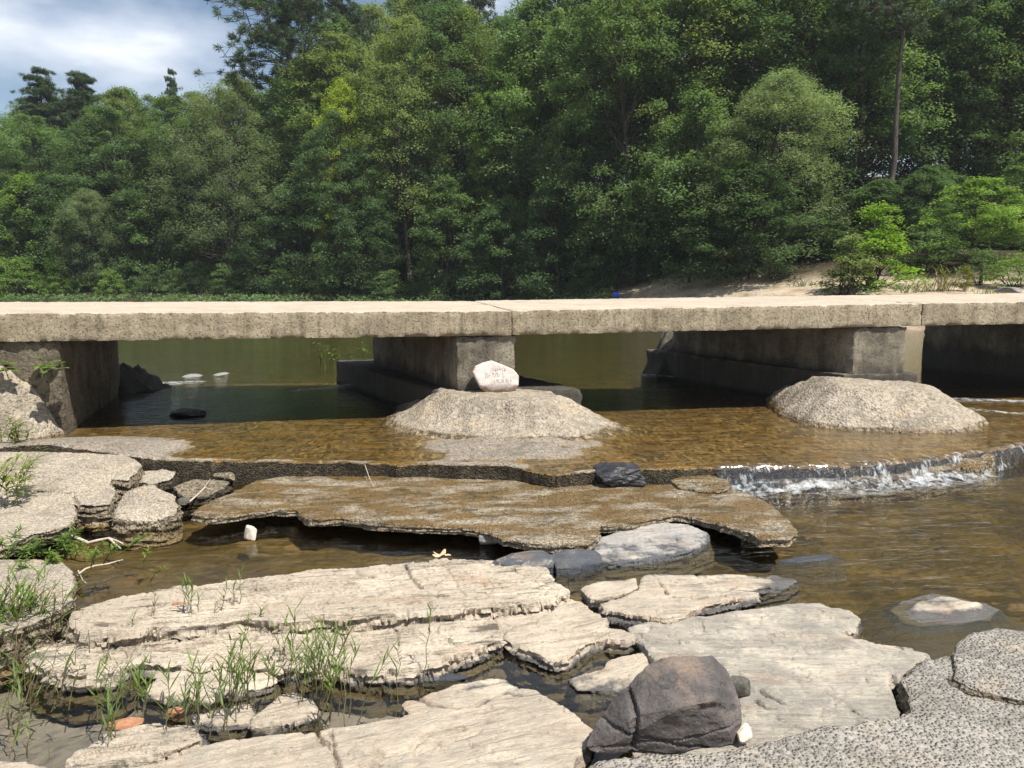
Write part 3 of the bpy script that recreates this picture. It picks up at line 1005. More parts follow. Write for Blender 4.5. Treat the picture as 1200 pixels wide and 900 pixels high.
_b = on_front(1003, 0.05) + np.array([-0.594, 1.0]) * 3.2
heap('steep sunlit heap of rubble at the upstream end of the right pier', (_b[0] + 0.15, _b[1] + 0.35), (0.62, 0.75), 1.0, 4.0)
_b = on_front(66, 0.06) + np.array([-0.30, 1.0]) * 3.2
heap('low pale heap of rubble at the upstream corner of the left abutment', (_b[0] + 0.0, _b[1] + 0.25), (0.62, 0.6), 0.55, 5.0)


# ------------------------------------------------------------------ broken slab below the ledge
MS = [(222, 603), (240, 590), (275, 575), (300, 563), (340, 557), (420, 555), (520, 557), (600, 560), (660, 563), (700, 567), (770, 567), (850, 571), (880, 576), (905, 588),
      (930, 610), (935, 624), (922, 631), (892, 631), (862, 619), (840, 613), (815, 606), (790, 603), (770, 607), (740, 613), (704, 617), (701, 628), (690, 638),
      (650, 638), (620, 636), (590, 631), (570, 622), (540, 617), (490, 616), (440, 613), (400, 607), (362, 609), (349, 601), (345, 597), (318, 596), (280, 602), (250, 606)]
mpl = slope(620, 0.125, 560, 0.085)
MP = poly_px(MS, mpl)


def ms_z(X, Y, d):
    z = mpl[0] + mpl[1] * Y + 0.014 * fbm(X * 2.0, Y * 2.6, 3.0, 4) + 0.006 * fbm(X * 11, Y * 11, 2.0, 3)
    return z - 0.05 * sstep(1.9, 2.6, X)


V, F, mi = slab(MP, ms_z, lambda X, Y: mpl[0] + mpl[1] * Y - 0.062, 0.014, (0.034, 7.0), 5, 0.018, 40.0, 0.010, closed=True, seed=2.0)
me = mkmesh('broken_slab', V, F, [m_broken, m_brokside], mi, smooth=45)
tag(link('broken_slab', me, None, (*MP.mean(0)[:2], 0.05)), 'long broken concrete slab stained amber, with a black undercut edge above the pool', 'broken slab')
# stone core that carries it
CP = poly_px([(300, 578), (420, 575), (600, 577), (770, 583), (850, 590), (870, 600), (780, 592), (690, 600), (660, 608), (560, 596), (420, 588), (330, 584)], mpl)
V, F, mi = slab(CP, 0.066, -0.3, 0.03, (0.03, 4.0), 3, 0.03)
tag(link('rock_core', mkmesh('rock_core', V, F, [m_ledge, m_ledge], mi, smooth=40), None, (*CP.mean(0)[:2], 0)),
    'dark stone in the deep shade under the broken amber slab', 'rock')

# the small slab right of the black stones
SP = [(786, 562), (800, 557), (830, 556), (852, 561), (858, 570), (845, 575), (815, 573), (795, 570)]
rock('loose_slab', 'small amber slab of concrete at the left end of the little waterfall', 'slab', SP, slope(572, 0.13, 557, 0.125), (m_broken, m_brokside), zbot=0.02,
     amp=0.004, edge=(0.012, 8.0), flare=0.0)

rock('ledge_foot', 'amber rock shelf showing through the foam under the right waterfall', 'rock',
     [(866, 557), (905, 553), (950, 554), (1000, 551), (1060, 547), (1120, 540), (1165, 532), (1152, 544), (1100, 552), (1062, 560), (1010, 560), (960, 565), (900, 564)], slope(565, 0.05, 535, 0.16),
     (m_broken, m_brokside), zbot=-0.2, amp=0.02, lam=0.1, edge=(0.05, 5.0), flare=0.05, seed=51, extra=lambda X, Y, d: 0.03 * fbm(X * 7, Y * 7, 3, 3))

# ------------------------------------------------------------------ grey concrete on the left bank
bank_g = 'broken concrete slabs on the left bank'
rock('bank_slab', 'grey concrete slab on the left bank, level with the apron and cracked along its front', 'slab',
     [(-260, 508), (20, 512), (100, 522), (150, 533), (166, 545), (150, 562), (120, 560), (60, 558), (0, 562), (-260, 575)], slope(560, 0.215, 535, 0.275),
     (m_bank_conc, m_brokside), amp=0.010, lam=0.2, edge=(0.03, 5.0), layer=0.03, cracks=[([(20, 550), (80, 546), (130, 549)], 0.015, 0.03), ([(90, 546), (110, 556)], 0.01, 0.03)], group=bank_g, seed=11, zbot=0.0, flare=0.03)
rock('bank_slab', 'brownish concrete slab with a rusty top edge, second step down on the left bank', 'slab',
     [(-260, 548), (0, 548), (60, 546), (110, 550), (130, 562), (134, 576), (130, 590), (110, 592), (88, 590), (70, 590), (0, 606), (-260, 640)], slope(595, 0.165, 556, 0.225),
     (m_bank_conc, m_brokside), amp=0.014, lam=0.25, edge=(0.03, 5.0), layer=0.035, cracks=[([(0, 580), (50, 574), (85, 578), (130, 572)], 0.014, 0.04), ([(86, 580), (92, 590)], 0.012, 0.04)], group=bank_g, seed=12, zbot=-0.05, flare=0.03)
rock('bank_slab', 'flat pale grey slab on the left bank with an overhanging edge above the herbs', 'slab',
     [(-260, 612), (0, 592), (50, 584), (84, 584), (90, 601), (82, 613), (62, 621), (40, 624), (20, 634), (0, 643), (-260, 690)], slope(625, 0.155, 594, 0.165),
     (m_bank_conc, m_brokside), amp=0.006, lam=0.25, edge=(0.02, 7.0), layer=0.03, group=bank_g, seed=13, zbot=0.04, flare=-0.04)
rock('bank_slab', 'big pale slab at the left edge, lowest of the bank, beside the tall grass', 'slab',
     [(-260, 660), (0, 655), (40, 655), (72, 658), (84, 668), (88, 688), (80, 694), (86, 702), (66, 718), (50, 726), (20, 735), (-260, 790)], slope(715, 0.20, 655, 0.14),
     (m_bank_conc, m_brokside), amp=0.006, lam=0.25, edge=(0.02, 7.0), layer=0.03, group=bank_g, seed=14, zbot=-0.1, flare=-0.03)
rock('concrete_chunk', 'flat broken piece of concrete wedged below the apron ledge, right of the humped chunk', 'concrete chunk',
     [(204, 571), (222, 562), (250, 560), (270, 563), (262, 572), (240, 580), (216, 582)], slope(582, 0.075, 560, 0.115), (m_brokside, m_ledge), amp=0.016, edge=(0.025, 8.0), layer=0.03, seed=16, zbot=-0.1, flare=0.02)
rock('concrete_chunk', 'flat broken piece of concrete wedged below the apron ledge, behind the humped chunk', 'concrete chunk',
     [(150, 562), (166, 552), (190, 549), (206, 553), (200, 562), (178, 567)], slope(567, 0.13, 549, 0.17), (m_bank_conc, m_ledge), amp=0.014, edge=(0.022, 8.0), layer=0.03, seed=17, zbot=-0.1, flare=0.02)
rock('concrete_chunk', 'humped concrete chunk standing alone in the water below the apron ledge', 'concrete chunk',
     [(133, 600), (142, 583), (152, 573), (170, 567), (186, 571), (206, 581), (209, 592), (203, 601), (188, 607), (150, 609), (136, 607)], slope(605, 0.10, 567, 0.17),
     (m_bank_conc, m_brokside), amp=0.02, edge=(0.03, 6.0), layer=0.03, seed=15, zbot=-0.15, flare=0.03,
     extra=lambda X, Y, d: 0.02 * np.minimum(d / 0.12, 1) + 0.02 * fbm(X * 6, Y * 6, 2, 3))


# ------------------------------------------------------------------ stones
def ico(n=5):
    import bmesh
    bm = bmesh.new()
    bmesh.ops.create_icosphere(bm, subdivisions=n, radius=1.0)
    V = np.array([v.co[:] for v in bm.verts])
    F = np.array([[v.index for v in f.verts] for f in bm.faces])
    bm.free()
    return V, F


_ICO = {n: ico(n) for n in (3, 4, 5, 6)}


def facet_stone(planes, n=5, sharp=14.0, rough=0.02, seed=0.0, freq=3.0):
    """stone cut by planes (nx, ny, nz, distance), edges slightly worn"""
    D, F = _ICO[n]
    acc = 0
    for (a, b, c, dist) in planes:
        nv = np.array([a, b, c], float)
        nv /= np.linalg.norm(nv)
        k = np.maximum(D @ nv, 1e-3) / dist
        acc = acc + k ** sharp
    r = acc ** (-1.0 / sharp)
    V = D * r[:, None]
    nz = fbm(V[:, 0] * freq, V[:, 1] * freq, V[:, 2] * freq + seed, 5, gain=0.55)
    return V * (1 + rough * nz)[:, None], F


def rand_stone(seed, dims, n=4, np_=15, rough=0.05):
    rg = np.random.RandomState(seed)
    pl = [(0, 0, -1, 0.8), (0, 0, 1, 0.8), (1, 0, 0, 1), (-1, 0, 0, 1), (0, 1, 0, 1), (0, -1, 0, 1)]
    for i in range(np_):
        v = rg.normal(size=3)
        v /= np.linalg.norm(v)
        pl.append((*v, rg.uniform(0.66, 0.98)))
    V, F = facet_stone(pl, n, 18, rough * 1.5, seed)
    return V * np.array(dims), F


def stone(name, label, px, py, w, h, mat, seed, z=0.0, depth=None, rz=0.0, sink=0.2, n=4, group=None, rough=0.05, cat='stone'):
    """stone whose foot is at the picture point, w by h picture pixels"""
    p = U(px, py, z)
    dist = math.hypot(p[1], p[0]) / math.cos(math.atan2(abs(p[0]), p[1])) if p[1] else 1
    s = p[1] * 1.02 / 900.0
    wx, hz = w * s / 2, h * s / 2
    V, F = rand_stone(seed, (wx, depth or wx * 0.8, hz), n, rough=rough)
    c, sn = math.cos(rz), math.sin(rz)
    V = V @ np.array([[c, sn, 0], [-sn, c, 0], [0, 0, 1]])
    V[:, 2] += hz * (1 - sink)
    V = V + p + np.array([0, (depth or wx * 0.8) * 0.6, 0])
    me = mkmesh(name, V, F, [mat], smooth=40)
    return tag(link(name, me, None, tuple(p)), label, cat, group)


# the inscribed stone leaning on the middle pier
foot = np.array([*on_front(581, -0.16), 0.585])
sign = empty('inscribed_stone', tuple(foot), 'pinkish white inscribed stone leaning on the middle pier', 'stone')
so = np.array([(554, 438), (557, 431), (566, 427), (577, 424.5), (590, 430), (603, 436), (609, 444), (608, 455), (604, 461), (588, 463), (570, 462.5), (561, 455), (557, 446)])
sc = 9.62 / 900.0
pr = np.stack([(so[:, 0] - 581) * sc, (463 - so[:, 1]) * sc], 1)
TH = 0.15
tilt = R(17)
a_ = np.linspace(0, 1, 160, endpoint=False)
cl = np.concatenate([pr, pr[:1]])
seglen = np.linalg.norm(np.diff(cl, axis=0), axis=1)
cum = np.concatenate([[0], np.cumsum(seglen)]) / seglen.sum()
ox, oz = np.interp(a_, cum, cl[:, 0]), np.interp(a_, cum, cl[:, 1])
cen = np.array([0.02, 0.21])
rings, nR = [], 14
Vs = []
prof = [(0.0, 1.0), (0.25, 1.0), (0.5, 1.0), (0.7, 1.0), (0.82, 0.995), (0.9, 0.975), (0.955, 0.93), (0.985, 0.85), (1.0, 0.7), (1.0, 0.25), (0.97, 0.0), (0.94, -0.3)]
for k, (rr, yy) in enumerate(prof):
    X = cen[0] + (ox - cen[0]) * rr
    Z = cen[1] + (oz - cen[1]) * rr
    nz = 0.006 * fbm(X * 9, Z * 9, 2.0 + yy, 4)
    Y = -TH / 2 * yy + nz
    # lower edge is bevelled back
    Y = Y + 0.07 * np.clip((0.09 - Z) / 0.09, 0, 1) * (1 if yy > 0 else 0)
    Vs.append(np.stack([X + 0.004 * fbm(X * 30, Z * 30, yy, 2), Y, np.maximum(Z, 0.0)], 1))
Vs.append(np.array([[cen[0], TH / 2 * 0.3, cen[1]]]))
Vst = np.concatenate(Vs)
Fq, Fm = [], []
m_ = len(a_)
for k in range(len(prof) - 1):
    for i in range(m_):
        j = (i + 1) % m_
        f = [k * m_ + i, k * m_ + j, (k + 1) * m_ + j, (k + 1) * m_ + i]
        Fq.append(f if k else [f[0], f[2], f[3]] if False else f)
        zc = Vst[f][:, 2].mean()
        Fm.append(1 if zc < 0.055 + 0.03 * math.sin(i * 0.3) and k > 3 else 0)
last = len(Vst) - 1
for i in range(m_):
    Fq.append([(len(prof) - 1) * m_ + i, (len(prof) - 1) * m_ + (i + 1) % m_, last])
    Fm.append(0)


def tilt_w(V):
    c, s = math.cos(tilt), math.sin(tilt)
    Y = V[:, 1] * c + V[:, 2] * s
    Z = -V[:, 1] * s + V[:, 2] * c
    X, Y = V[:, 0] * E_[0] + Y * N_[0], V[:, 0] * E_[1] + Y * N_[1]
    return np.stack([X, Y, Z], 1) + foot


Vst[:, 1] += 0.02
me = mkmesh('stone_body', tilt_w(Vst), Fq, [m_signstone, m_signedge], Fm, smooth=35)
body_ = link('stone_body', me, sign)
# worn lettering: three rows too faint to read, cut as short strokes
rg = np.random.RandomState(5)
cv, cf = [], []


def stroke(x0, z0, x1, z1, w):
    d = np.array([x1 - x0, z1 - z0]); l = np.linalg.norm(d)
    n = np.array([-d[1], d[0]]) / l * w / 2
    b = len(cv)
    y = -TH / 2 + 0.02 - 0.006
    for (x, z) in ((x0 + n[0], z0 + n[1]), (x1 + n[0], z1 + n[1]), (x1 - n[0], z1 - n[1]), (x0 - n[0], z0 - n[1])):
        cv.append((x, y, z)); cv.append((x, y + 0.008, z))
    cf.extend([[b + 0, b + 2, b + 4, b + 6], [b + 7, b + 5, b + 3, b + 1]] + [[b + 2 * i, b + 2 * i + 1, b + (2 * i + 3) % 8, b + (2 * i + 2) % 8] for i in range(4)])


for (xa, xb, z0, hh) in ((-0.03, 0.13, 0.275, 0.035), (-0.13, 0.12, 0.195, 0.052), (-0.02, 0.20, 0.125, 0.035)):
    x = xa
    while x < xb:
        w_ = hh * 0.62
        k = rg.randint(4)
        stroke(x, z0, x, z0 + hh, 0.004)
        if k == 0: stroke(x, z0 + hh, x + w_ * .7, z0 + hh, 0.007); stroke(x + w_ * .7, z0, x + w_ * .7, z0 + hh, 0.007)
        if k == 1: stroke(x, z0 + hh * .5, x + w_ * .6, z0 + hh * .5, 0.007)
        if k == 2: stroke(x, z0, x + w_ * .6, z0, 0.007)
        x += w_ * 1.35
me = mkmesh('carving', tilt_w(np.array(cv)), cf, [m_carve])
cv_ = link('carving', me, sign)
cv_.parent = body_

# the dark boulder at the front
bf = U(778, 879, 0.13)
bs = bf[1] * 1.03 / 900.0
W2 = 88 * bs


def hull_stone(name, pts, mat, seed, n=9, amp=0.010, worn=2, cuts=()):
    """stone spanned by its corners, faces weathered"""
    import bmesh
    bm = bmesh.new()
    for p in pts:
        bm.verts.new(p)
    r = bmesh.ops.convex_hull(bm, input=bm.verts)
    bmesh.ops.delete(bm, geom=list({g for g in r['geom_interior'] + r['geom_unused'] if isinstance(g, bmesh.types.BMVert)}), context='VERTS')
    bmesh.ops.triangulate(bm, faces=bm.faces[:])
    for k in range(5):
        es = [e for e in bm.edges if e.calc_length() > 0.016]
        if not es: break
        bmesh.ops.subdivide_edges(bm, edges=es, cuts=1, use_grid_fill=True)
        bmesh.ops.triangulate(bm, faces=bm.faces[:])
    for k in range(worn):
        bmesh.ops.smooth_vert(bm, verts=bm.verts[:], factor=0.5, use_axis_x=True, use_axis_y=True, use_axis_z=True)
    bm.normal_update()
    V = np.array([v.co[:] for v in bm.verts])
    N = np.array([v.normal[:] for v in bm.verts])
    F = np.array([[v.index for v in f.verts] for f in bm.faces])
    bm.free()
    # broken facets: stepped noise, then grain
    f1 = fbm(V[:, 0] * 6, V[:, 1] * 6, V[:, 2] * 9 + seed, 3)
    st = np.round(f1 * 4) / 4
    d = amp * (0.8 * f1 + 0.9 * st) + 0.35 * amp * fbm(V[:, 0] * 26, V[:, 1] * 26, V[:, 2] * 30 + seed, 4, gain=0.6)
    for (P0, nrm, w, dep) in cuts:
        nrm = np.array(nrm, float); nrm /= np.linalg.norm(nrm)
        dd = np.abs((V - np.array(P0)) @ nrm + 0.014 * fbm(V[:, 0] * 9, V[:, 1] * 9, V[:, 2] * 9, 3))
        d = d - dep * np.exp(-(dd / w) ** 2)
    return mkmesh(name, V + N * d[:, None], F, [mat], smooth=14)


Yb = float(bf[1])


def bp(px, py, dy):
    return UD(px, py, Yb + dy)


low = lambda x, dy: (UD(x, 878, Yb)[0] * (Yb + dy) / Yb, Yb + dy, 0.09)
main = [bp(685, 877, 0.03), bp(700, 882, 0.0), bp(742, 881, 0.0), bp(800, 881, 0.0), bp(860, 873, 0.05), bp(698, 848, 0.08), bp(715, 825, 0.12), bp(746, 838, 0.0), bp(800, 829, -0.05), bp(838, 821, -0.01), bp(871, 842, 0.09), bp(870, 826, 0.12),
        bp(756, 783, 0.17), bp(785, 769, 0.23), bp(834, 768, 0.26), bp(850, 783, 0.22), low(690, 0.16), low(742, 0.36), low(800, 0.45), low(865, 0.35), low(866, 0.1)]
me = hull_stone('boulder', main, m_boulder, 3.0, amp=0.009, worn=0,
                cuts=[(bp(744, 850, 0.0), (1, 0.1, -0.05), 0.009, 0.030), (bp(715, 846, 0.06), (0.25, 0.1, 1), 0.007, 0.016), (bp(800, 864, 0.0), (-0.15, 0.1, 1), 0.005, 0.012), (bp(775, 800, 0.1), (0.4, 0.2, 1), 0.02, 0.008)])
bo = tag(link('boulder', me, None, tuple(bf)), 'large dark grey boulder with a rusty top, resting on the gravelly concrete at the front', 'boulder')
stone('stone', 'small black stone wedged against the right side of the big boulder', 868, 824, 29, 34, m_darkstone, 21, z=0.16, depth=0.05, sink=0.05, n=5)
stone('stone', 'cream white stone peeking out from under the right foot of the boulder', 873, 874, 22, 20, m_whitestone, 22, z=0.13, depth=0.05, sink=0.1)

# ------------------------------------------------------------------ pale bedrock in front
G_ = 'pale ledges of bedrock'
pa = slope(718, 0.14, 660, 0.04)
rock('bedrock_ledge', 'pale layered ledge along the near side of the brown pool, highest of the ledges', 'rock ledge',
     [(84, 716), (105, 707), (130, 700), (180, 690), (250, 681), (300, 676), (380, 666), (450, 662), (474, 659), (513, 655), (560, 656), (585, 656), (612, 662), (642, 665),
      (648, 676), (667, 690), (655, 700), (628, 706), (600, 709), (560, 712), (520, 715), (470, 719), (440, 722), (405, 728), (380, 722), (330, 727), (292, 724), (240, 731), (190, 733), (140, 741), (100, 742), (80, 734)],
     pa, (m_rock, m_rock), amp=0.030, lam=0.12, layer=0.04, group=G_, seed=21, flare=-0.01, zbot=-0.12,
     cracks=[([(270, 700), (340, 697), (400, 690)], 0.009, 0.04), ([(150, 722), (220, 717), (290, 713)], 0.009, 0.04), ([(240, 690), (300, 687), (330, 681)], 0.007, 0.03), ([(420, 701), (470, 695), (520, 699)], 0.008, 0.03), ([(530, 681), (580, 677), (640, 685)], 0.008, 0.03), ([(380, 683), (430, 682), (470, 684)], 0.007, 0.025), ([(475, 660), (483, 680), (495, 690)], 0.010, 0.035), ([(415, 668), (440, 676), (470, 672)], 0.010, 0.03), ([(335, 693), (372, 689), (400, 687)], 0.010, 0.03),
             ([(290, 712), (330, 708), (395, 704)], 0.014, 0.05), ([(590, 704), (620, 700), (650, 697)], 0.010, 0.03), ([(515, 655), (530, 675), (545, 700)], 0.006, 0.015)])
pb = slope(780, 0.09, 712, 0.06)
rock('bedrock_ledge', 'pale layered ledge with dark split layers at its left end, above the grey puddle', 'rock ledge',
     [(34, 772), (44, 757), (75, 748), (110, 742), (150, 740), (200, 733), (250, 731), (300, 729), (345, 727), (398, 730), (402, 738), (434, 733), (468, 729), (505, 721), (545, 713),
      (561, 711), (574, 722), (583, 735), (585, 748), (568, 757), (538, 766), (520, 773), (483, 782), (433, 783), (400, 780), (367, 777), (330, 782), (300, 781), (270, 776), (235, 779), (197, 778), (165, 773), (146, 778), (130, 787), (95, 790), (62, 786)],
     pb, (m_rock, m_rock), amp=0.030, lam=0.11, layer=0.045, group=G_, seed=22, flare=0.03, zbot=-0.16,
     cracks=[([(130, 747), (190, 749), (250, 743)], 0.009, 0.04), ([(200, 760), (260, 767), (300, 763), (360, 757)], 0.009, 0.04), ([(350, 771), (400, 765), (440, 760)], 0.008, 0.035), ([(380, 748), (430, 746), (462, 742)], 0.007, 0.03), ([(80, 775), (120, 779), (150, 772)], 0.012, 0.04), ([(464, 733), (466, 750), (478, 752)], 0.008, 0.03), ([(524, 748), (535, 755), (555, 751), (575, 744)], 0.010, 0.04), ([(110, 762), (180, 760), (240, 757), (300, 747)], 0.014, 0.045),
             ([(70, 765), (130, 770), (160, 764)], 0.015, 0.05), ([(300, 745), (330, 741), (400, 738)], 0.012, 0.04), ([(330, 728), (331, 740)], 0.008, 0.03), ([(440, 768), (480, 763), (516, 768)], 0.010, 0.03),
             ([(200, 742), (260, 740), (297, 744)], 0.012, 0.04)])
pc = slope(768, 0.065, 700, 0.06)
rock('bedrock_ledge', 'smooth pale block of bedrock right of the fissure, crossed by slanting cracks', 'rock ledge',
     [(565, 711), (600, 710), (628, 707), (653, 704), (668, 700), (681, 705), (698, 718), (711, 723), (710, 733), (728, 736), (746, 745), (735, 750), (710, 748), (694, 752), (684, 757), (677, 760), (672, 768), (662, 773), (645, 771), (632, 766), (620, 762),
      (606, 757), (592, 748), (588, 735), (577, 722)],
     pc, (m_rock_flat, m_rock), strike=R(20), amp=0.015, lam=0.13, layer=0.03, group=G_, seed=23, flare=0.02, zbot=-0.15,
     cracks=[([(585, 741), (600, 736), (625, 728), (650, 712), (668, 700)], 0.011, 0.05), ([(595, 756), (640, 752), (680, 744), (711, 741)], 0.010, 0.04), ([(560, 712), (575, 726), (590, 742)], 0.010, 0.04), ([(600, 748), (640, 738), (690, 738)], 0.007, 0.02)])
pd = slope(815, 0.04, 783, 0.06)
rock('bedrock_ledge', 'low tongue of pale bedrock behind the reeds, right of the grey puddle', 'rock ledge',
     [(170, 806), (182, 796), (197, 788), (230, 779), (270, 777), (300, 782), (322, 786), (325, 796), (305, 803), (267, 808), (236, 817), (213, 819), (190, 814), (176, 812)],
     pd, (m_rock_flat, m_rock), amp=0.012, lam=0.12, layer=0.02, group=G_, seed=24, flare=0.02, zbot=-0.15)
pe = slope(895, 0.11, 800, 0.025)
rock('bedrock_ledge', 'broad cream sheet of bedrock along the bottom edge, left of the boulder', 'rock ledge',
     [(60, 930), (130, 902), (200, 888), (240, 873), (300, 862), (370, 855), (420, 847), (480, 836), (472, 825), (474, 820), (490, 817), (532, 802), (572, 795), (594, 795), (604, 803),
      (629, 806), (640, 816), (653, 822), (674, 834), (697, 853), (688, 871), (677, 888), (672, 905), (670, 960), (600, 1010), (60, 1010)],
     pe, (m_rock_flat, m_rock), strike=R(24), amp=0.014, lam=0.17, layer=0.02, group=G_, seed=25, flare=0.03, zbot=-0.15, edge=(0.014, 6.0),
     cracks=[([(372, 854), (375, 866), (388, 874), (394, 886), (397, 904)], 0.007, 0.04), ([(388, 855), (391, 874)], 0.006, 0.03), ([(490, 818), (508, 826), (530, 829), (558, 828), (570, 818), (594, 810), (610, 813)], 0.011, 0.05),
             ([(432, 880), (450, 886), (480, 878), (500, 858), (540, 852)], 0.016, 0.035), ([(490, 882), (520, 868), (560, 855)], 0.012, 0.02), ([(548, 870), (575, 878)], 0.006, 0.015), ([(640, 858), (662, 862)], 0.006, 0.015),
             ([(280, 884), (320, 882), (350, 885)], 0.006, 0.015), ([(420, 893), (470, 902), (490, 893)], 0.012, 0.03)])
pf = slope(850, 0.105, 712, 0.050)
dep_c = UP(806, 761, *pf)
rock('bedrock_ledge', 'wide grey streaked sheet of bedrock right of the boulder', 'rock ledge',
     [(736, 734), (755, 728), (784, 724), (832, 720), (867, 713), (907, 709), (935, 706), (962, 706), (974, 711), (990, 711), (1002, 719), (1008, 724), (1003, 734), (988, 742), (1005, 747), (1026, 752), (1052, 755), (1071, 758), (1089, 765),
      (1082, 773), (1068, 786), (1053, 793), (1042, 788), (1040, 800), (1048, 815), (1054, 838), (1040, 900), (760, 905), (740, 880), (775, 800), (770, 775), (757, 760), (750, 748), (742, 742)],
     pf, (m_rock_grey, m_rock_grey), strike=R(-3), amp=0.017, lam=0.13, layer=0.02, group=G_, seed=26, flare=0.04, zbot=-0.15, edge=(0.014, 6.0), groove=0.4,
     extra=lambda X, Y, d: -0.06 * np.exp(-(((X - dep_c[0]) / 0.09) ** 2 + ((Y - dep_c[1]) / 0.035) ** 2)),
     cracks=[([(890, 808), (905, 818), (918, 825)], 0.010, 0.04), ([(885, 822), (900, 832)], 0.010, 0.035), ([(910, 843), (935, 852), (950, 856)], 0.008, 0.03), ([(997, 831), (1013, 842)], 0.007, 0.03), ([(750, 750), (790, 748), (806, 752)], 0.008, 0.02)])
pg = slope(713, 0.085, 675, 0.06)
rock('bedrock_ledge', 'small pale wedge of bedrock with a dark lower edge beside the fissure', 'rock ledge',
     [(679, 688), (701, 680), (745, 677), (748, 687), (738, 692), (720, 697), (703, 700), (692, 699)], pg, (m_rock_flat, m_rock), amp=0.010, layer=0.02, group=G_, seed=27, flare=-0.02, zbot=-0.1, edge=(0.010, 8.0))
rock('bedrock_ledge', 'long pale ledge of bedrock tapering to a wet point in the right pool', 'rock ledge',
     [(704, 707), (734, 696), (748, 690), (750, 678), (756, 672), (811, 671), (859, 672), (893, 673), (908, 669), (931, 671), (936, 675), (923, 680), (891, 686), (872, 691), (890, 691), (888, 697), (850, 703), (822, 709), (804, 719), (781, 724), (767, 722), (735, 717), (709, 713)],
     pg, (m_rock_tip, m_rock_tip), strike=R(8), amp=0.014, extra=lambda X, Y, d: -0.035 * sstep(1.45, 1.95, X), lam=0.11, layer=0.025, group=G_, seed=28, flare=0.02, zbot=-0.12, edge=(0.012, 8.0),
     cracks=[([(772, 682), (778, 688), (782, 696)], 0.008, 0.03), ([(790, 703), (830, 700), (850, 692), (862, 687)], 0.008, 0.03)])
ph = slope(655, 0.04, 612, 0.075)
rock('bedrock_ledge', 'wet rock with a chalky white top at the foot of the amber slab', 'rock ledge',
     [(690, 642), (702, 630), (722, 622), (750, 616), (780, 611), (812, 616), (829, 623), (829, 632), (812, 641), (790, 648), (760, 654), (722, 659), (700, 656)],
     ph, (m_rock_wet, m_rock_wet), amp=0.012, layer=0.02, group=G_, seed=29, zbot=-0.15, edge=(0.014, 8.0), flare=0.05)
pi_ = slope(664, 0.055, 645, 0.07)
rock('bedrock_ledge', 'smooth blue grey wet hump of slate behind the highest pale ledge', 'rock ledge',
     [(578, 657), (598, 649), (620, 645), (640, 644), (650, 652), (648, 664), (622, 667), (596, 664)], pi_, (m_rock_dark, m_rock_dark), amp=0.006, group=G_, seed=30, edge=(0.008, 8.0), flare=0.05,
     extra=lambda X, Y, d: 0.03 * np.minimum(d / 0.1, 1))
rock('bedrock_ledge', 'blue grey wet slate between the smooth hump and the chalky topped rock', 'rock ledge',
     [(644, 650), (660, 643), (690, 642), (704, 648), (706, 657), (680, 663), (652, 666)], pi_, (m_rock_dark, m_rock_dark), amp=0.006, group=G_, seed=31, edge=(0.008, 8.0), flare=0.05,
     extra=lambda X, Y, d: 0.025 * np.minimum(d / 0.08, 1))
pj = slope(728, 0.008, 693, 0.008)
rock('flat_rock', 'flat rock just awash in the right pool, slate rim around a cream top', 'rock',
     [(1042, 712), (1056, 702), (1090, 693), (1120, 697), (1138, 703), (1154, 705), (1171, 713), (1160, 724), (1128, 729), (1086, 731), (1060, 727)], pj, (m_awash, m_rock_dark), amp=0.004, seed=32, edge=(0.012, 8.0), flare=0.22, layer=0.003, zbot=-0.14,
     extra=lambda X, Y, d: 0.036 * sstep(0.07, 0.13, d + 0.03 * fbm(X * 6, Y * 6, 1, 3)) - 0.006)
pk = slope(805, 0.02, 765, 0.045)
rock('bedrock_ledge', 'small tilted pale slab sunk in the water left of the boulder', 'rock ledge',
     [(664, 794), (685, 788), (708, 783), (712, 774), (730, 767), (752, 763), (766, 772), (757, 785), (742, 798), (725, 812), (700, 808), (677, 807)], pk, (m_rock_flat, m_rock), strike=R(30), amp=0.010, group=G_, seed=33, edge=(0.010, 8.0), flare=0.04)
pl2 = slope(890, 0.07, 845, 0.05)
rock('bedrock_ledge', 'layered pale rock at the near edge of the grey puddle, bottom left', 'rock ledge',
     [(76, 893), (86, 882), (104, 870), (120, 860), (140, 854), (160, 848), (180, 843), (198, 848), (216, 844), (232, 854), (235, 866), (218, 874), (198, 880), (180, 887), (150, 890), (114, 894), (90, 898)],
     pl2, (m_rock, m_rock), strike=R(20), amp=0.028, lam=0.09, layer=0.03, group=G_, seed=34, edge=(0.010, 9.0), zbot=-0.15)
pm = slope(850, 0.05, 812, 0.055)
rock('bedrock_ledge', 'small pale rock among the reed stems, right one of two', 'rock ledge',
     [(294, 841), (312, 828), (328, 815), (340, 810), (351, 810), (366, 820), (371, 831), (355, 839), (338, 845), (314, 851), (295, 850)], pm, (m_rock_flat, m_rock), amp=0.014, lam=0.08, layer=0.02, group=G_, seed=35, edge=(0.008, 9.0))
rock('bedrock_ledge', 'small low rock among the reed stems, left one of two', 'rock ledge',
     [(222, 836), (240, 833), (270, 826), (291, 822), (297, 834), (285, 845), (262, 848), (240, 846), (226, 842)], slope(846, 0.035, 822, 0.035), (m_rock, m_rock), amp=0.010, lam=0.08, group=G_, seed=36, edge=(0.008, 9.0))
rock('bedrock_ledge', 'sliver of pale rock in the bottom left corner', 'rock ledge',
     [(-80, 895), (0, 890), (26, 891), (56, 896), (58, 904), (40, 920), (-80, 930)], slope(915, 0.05, 890, 0.03), (m_rock_flat, m_rock), amp=0.008, group=G_, seed=37, edge=(0.008, 9.0))
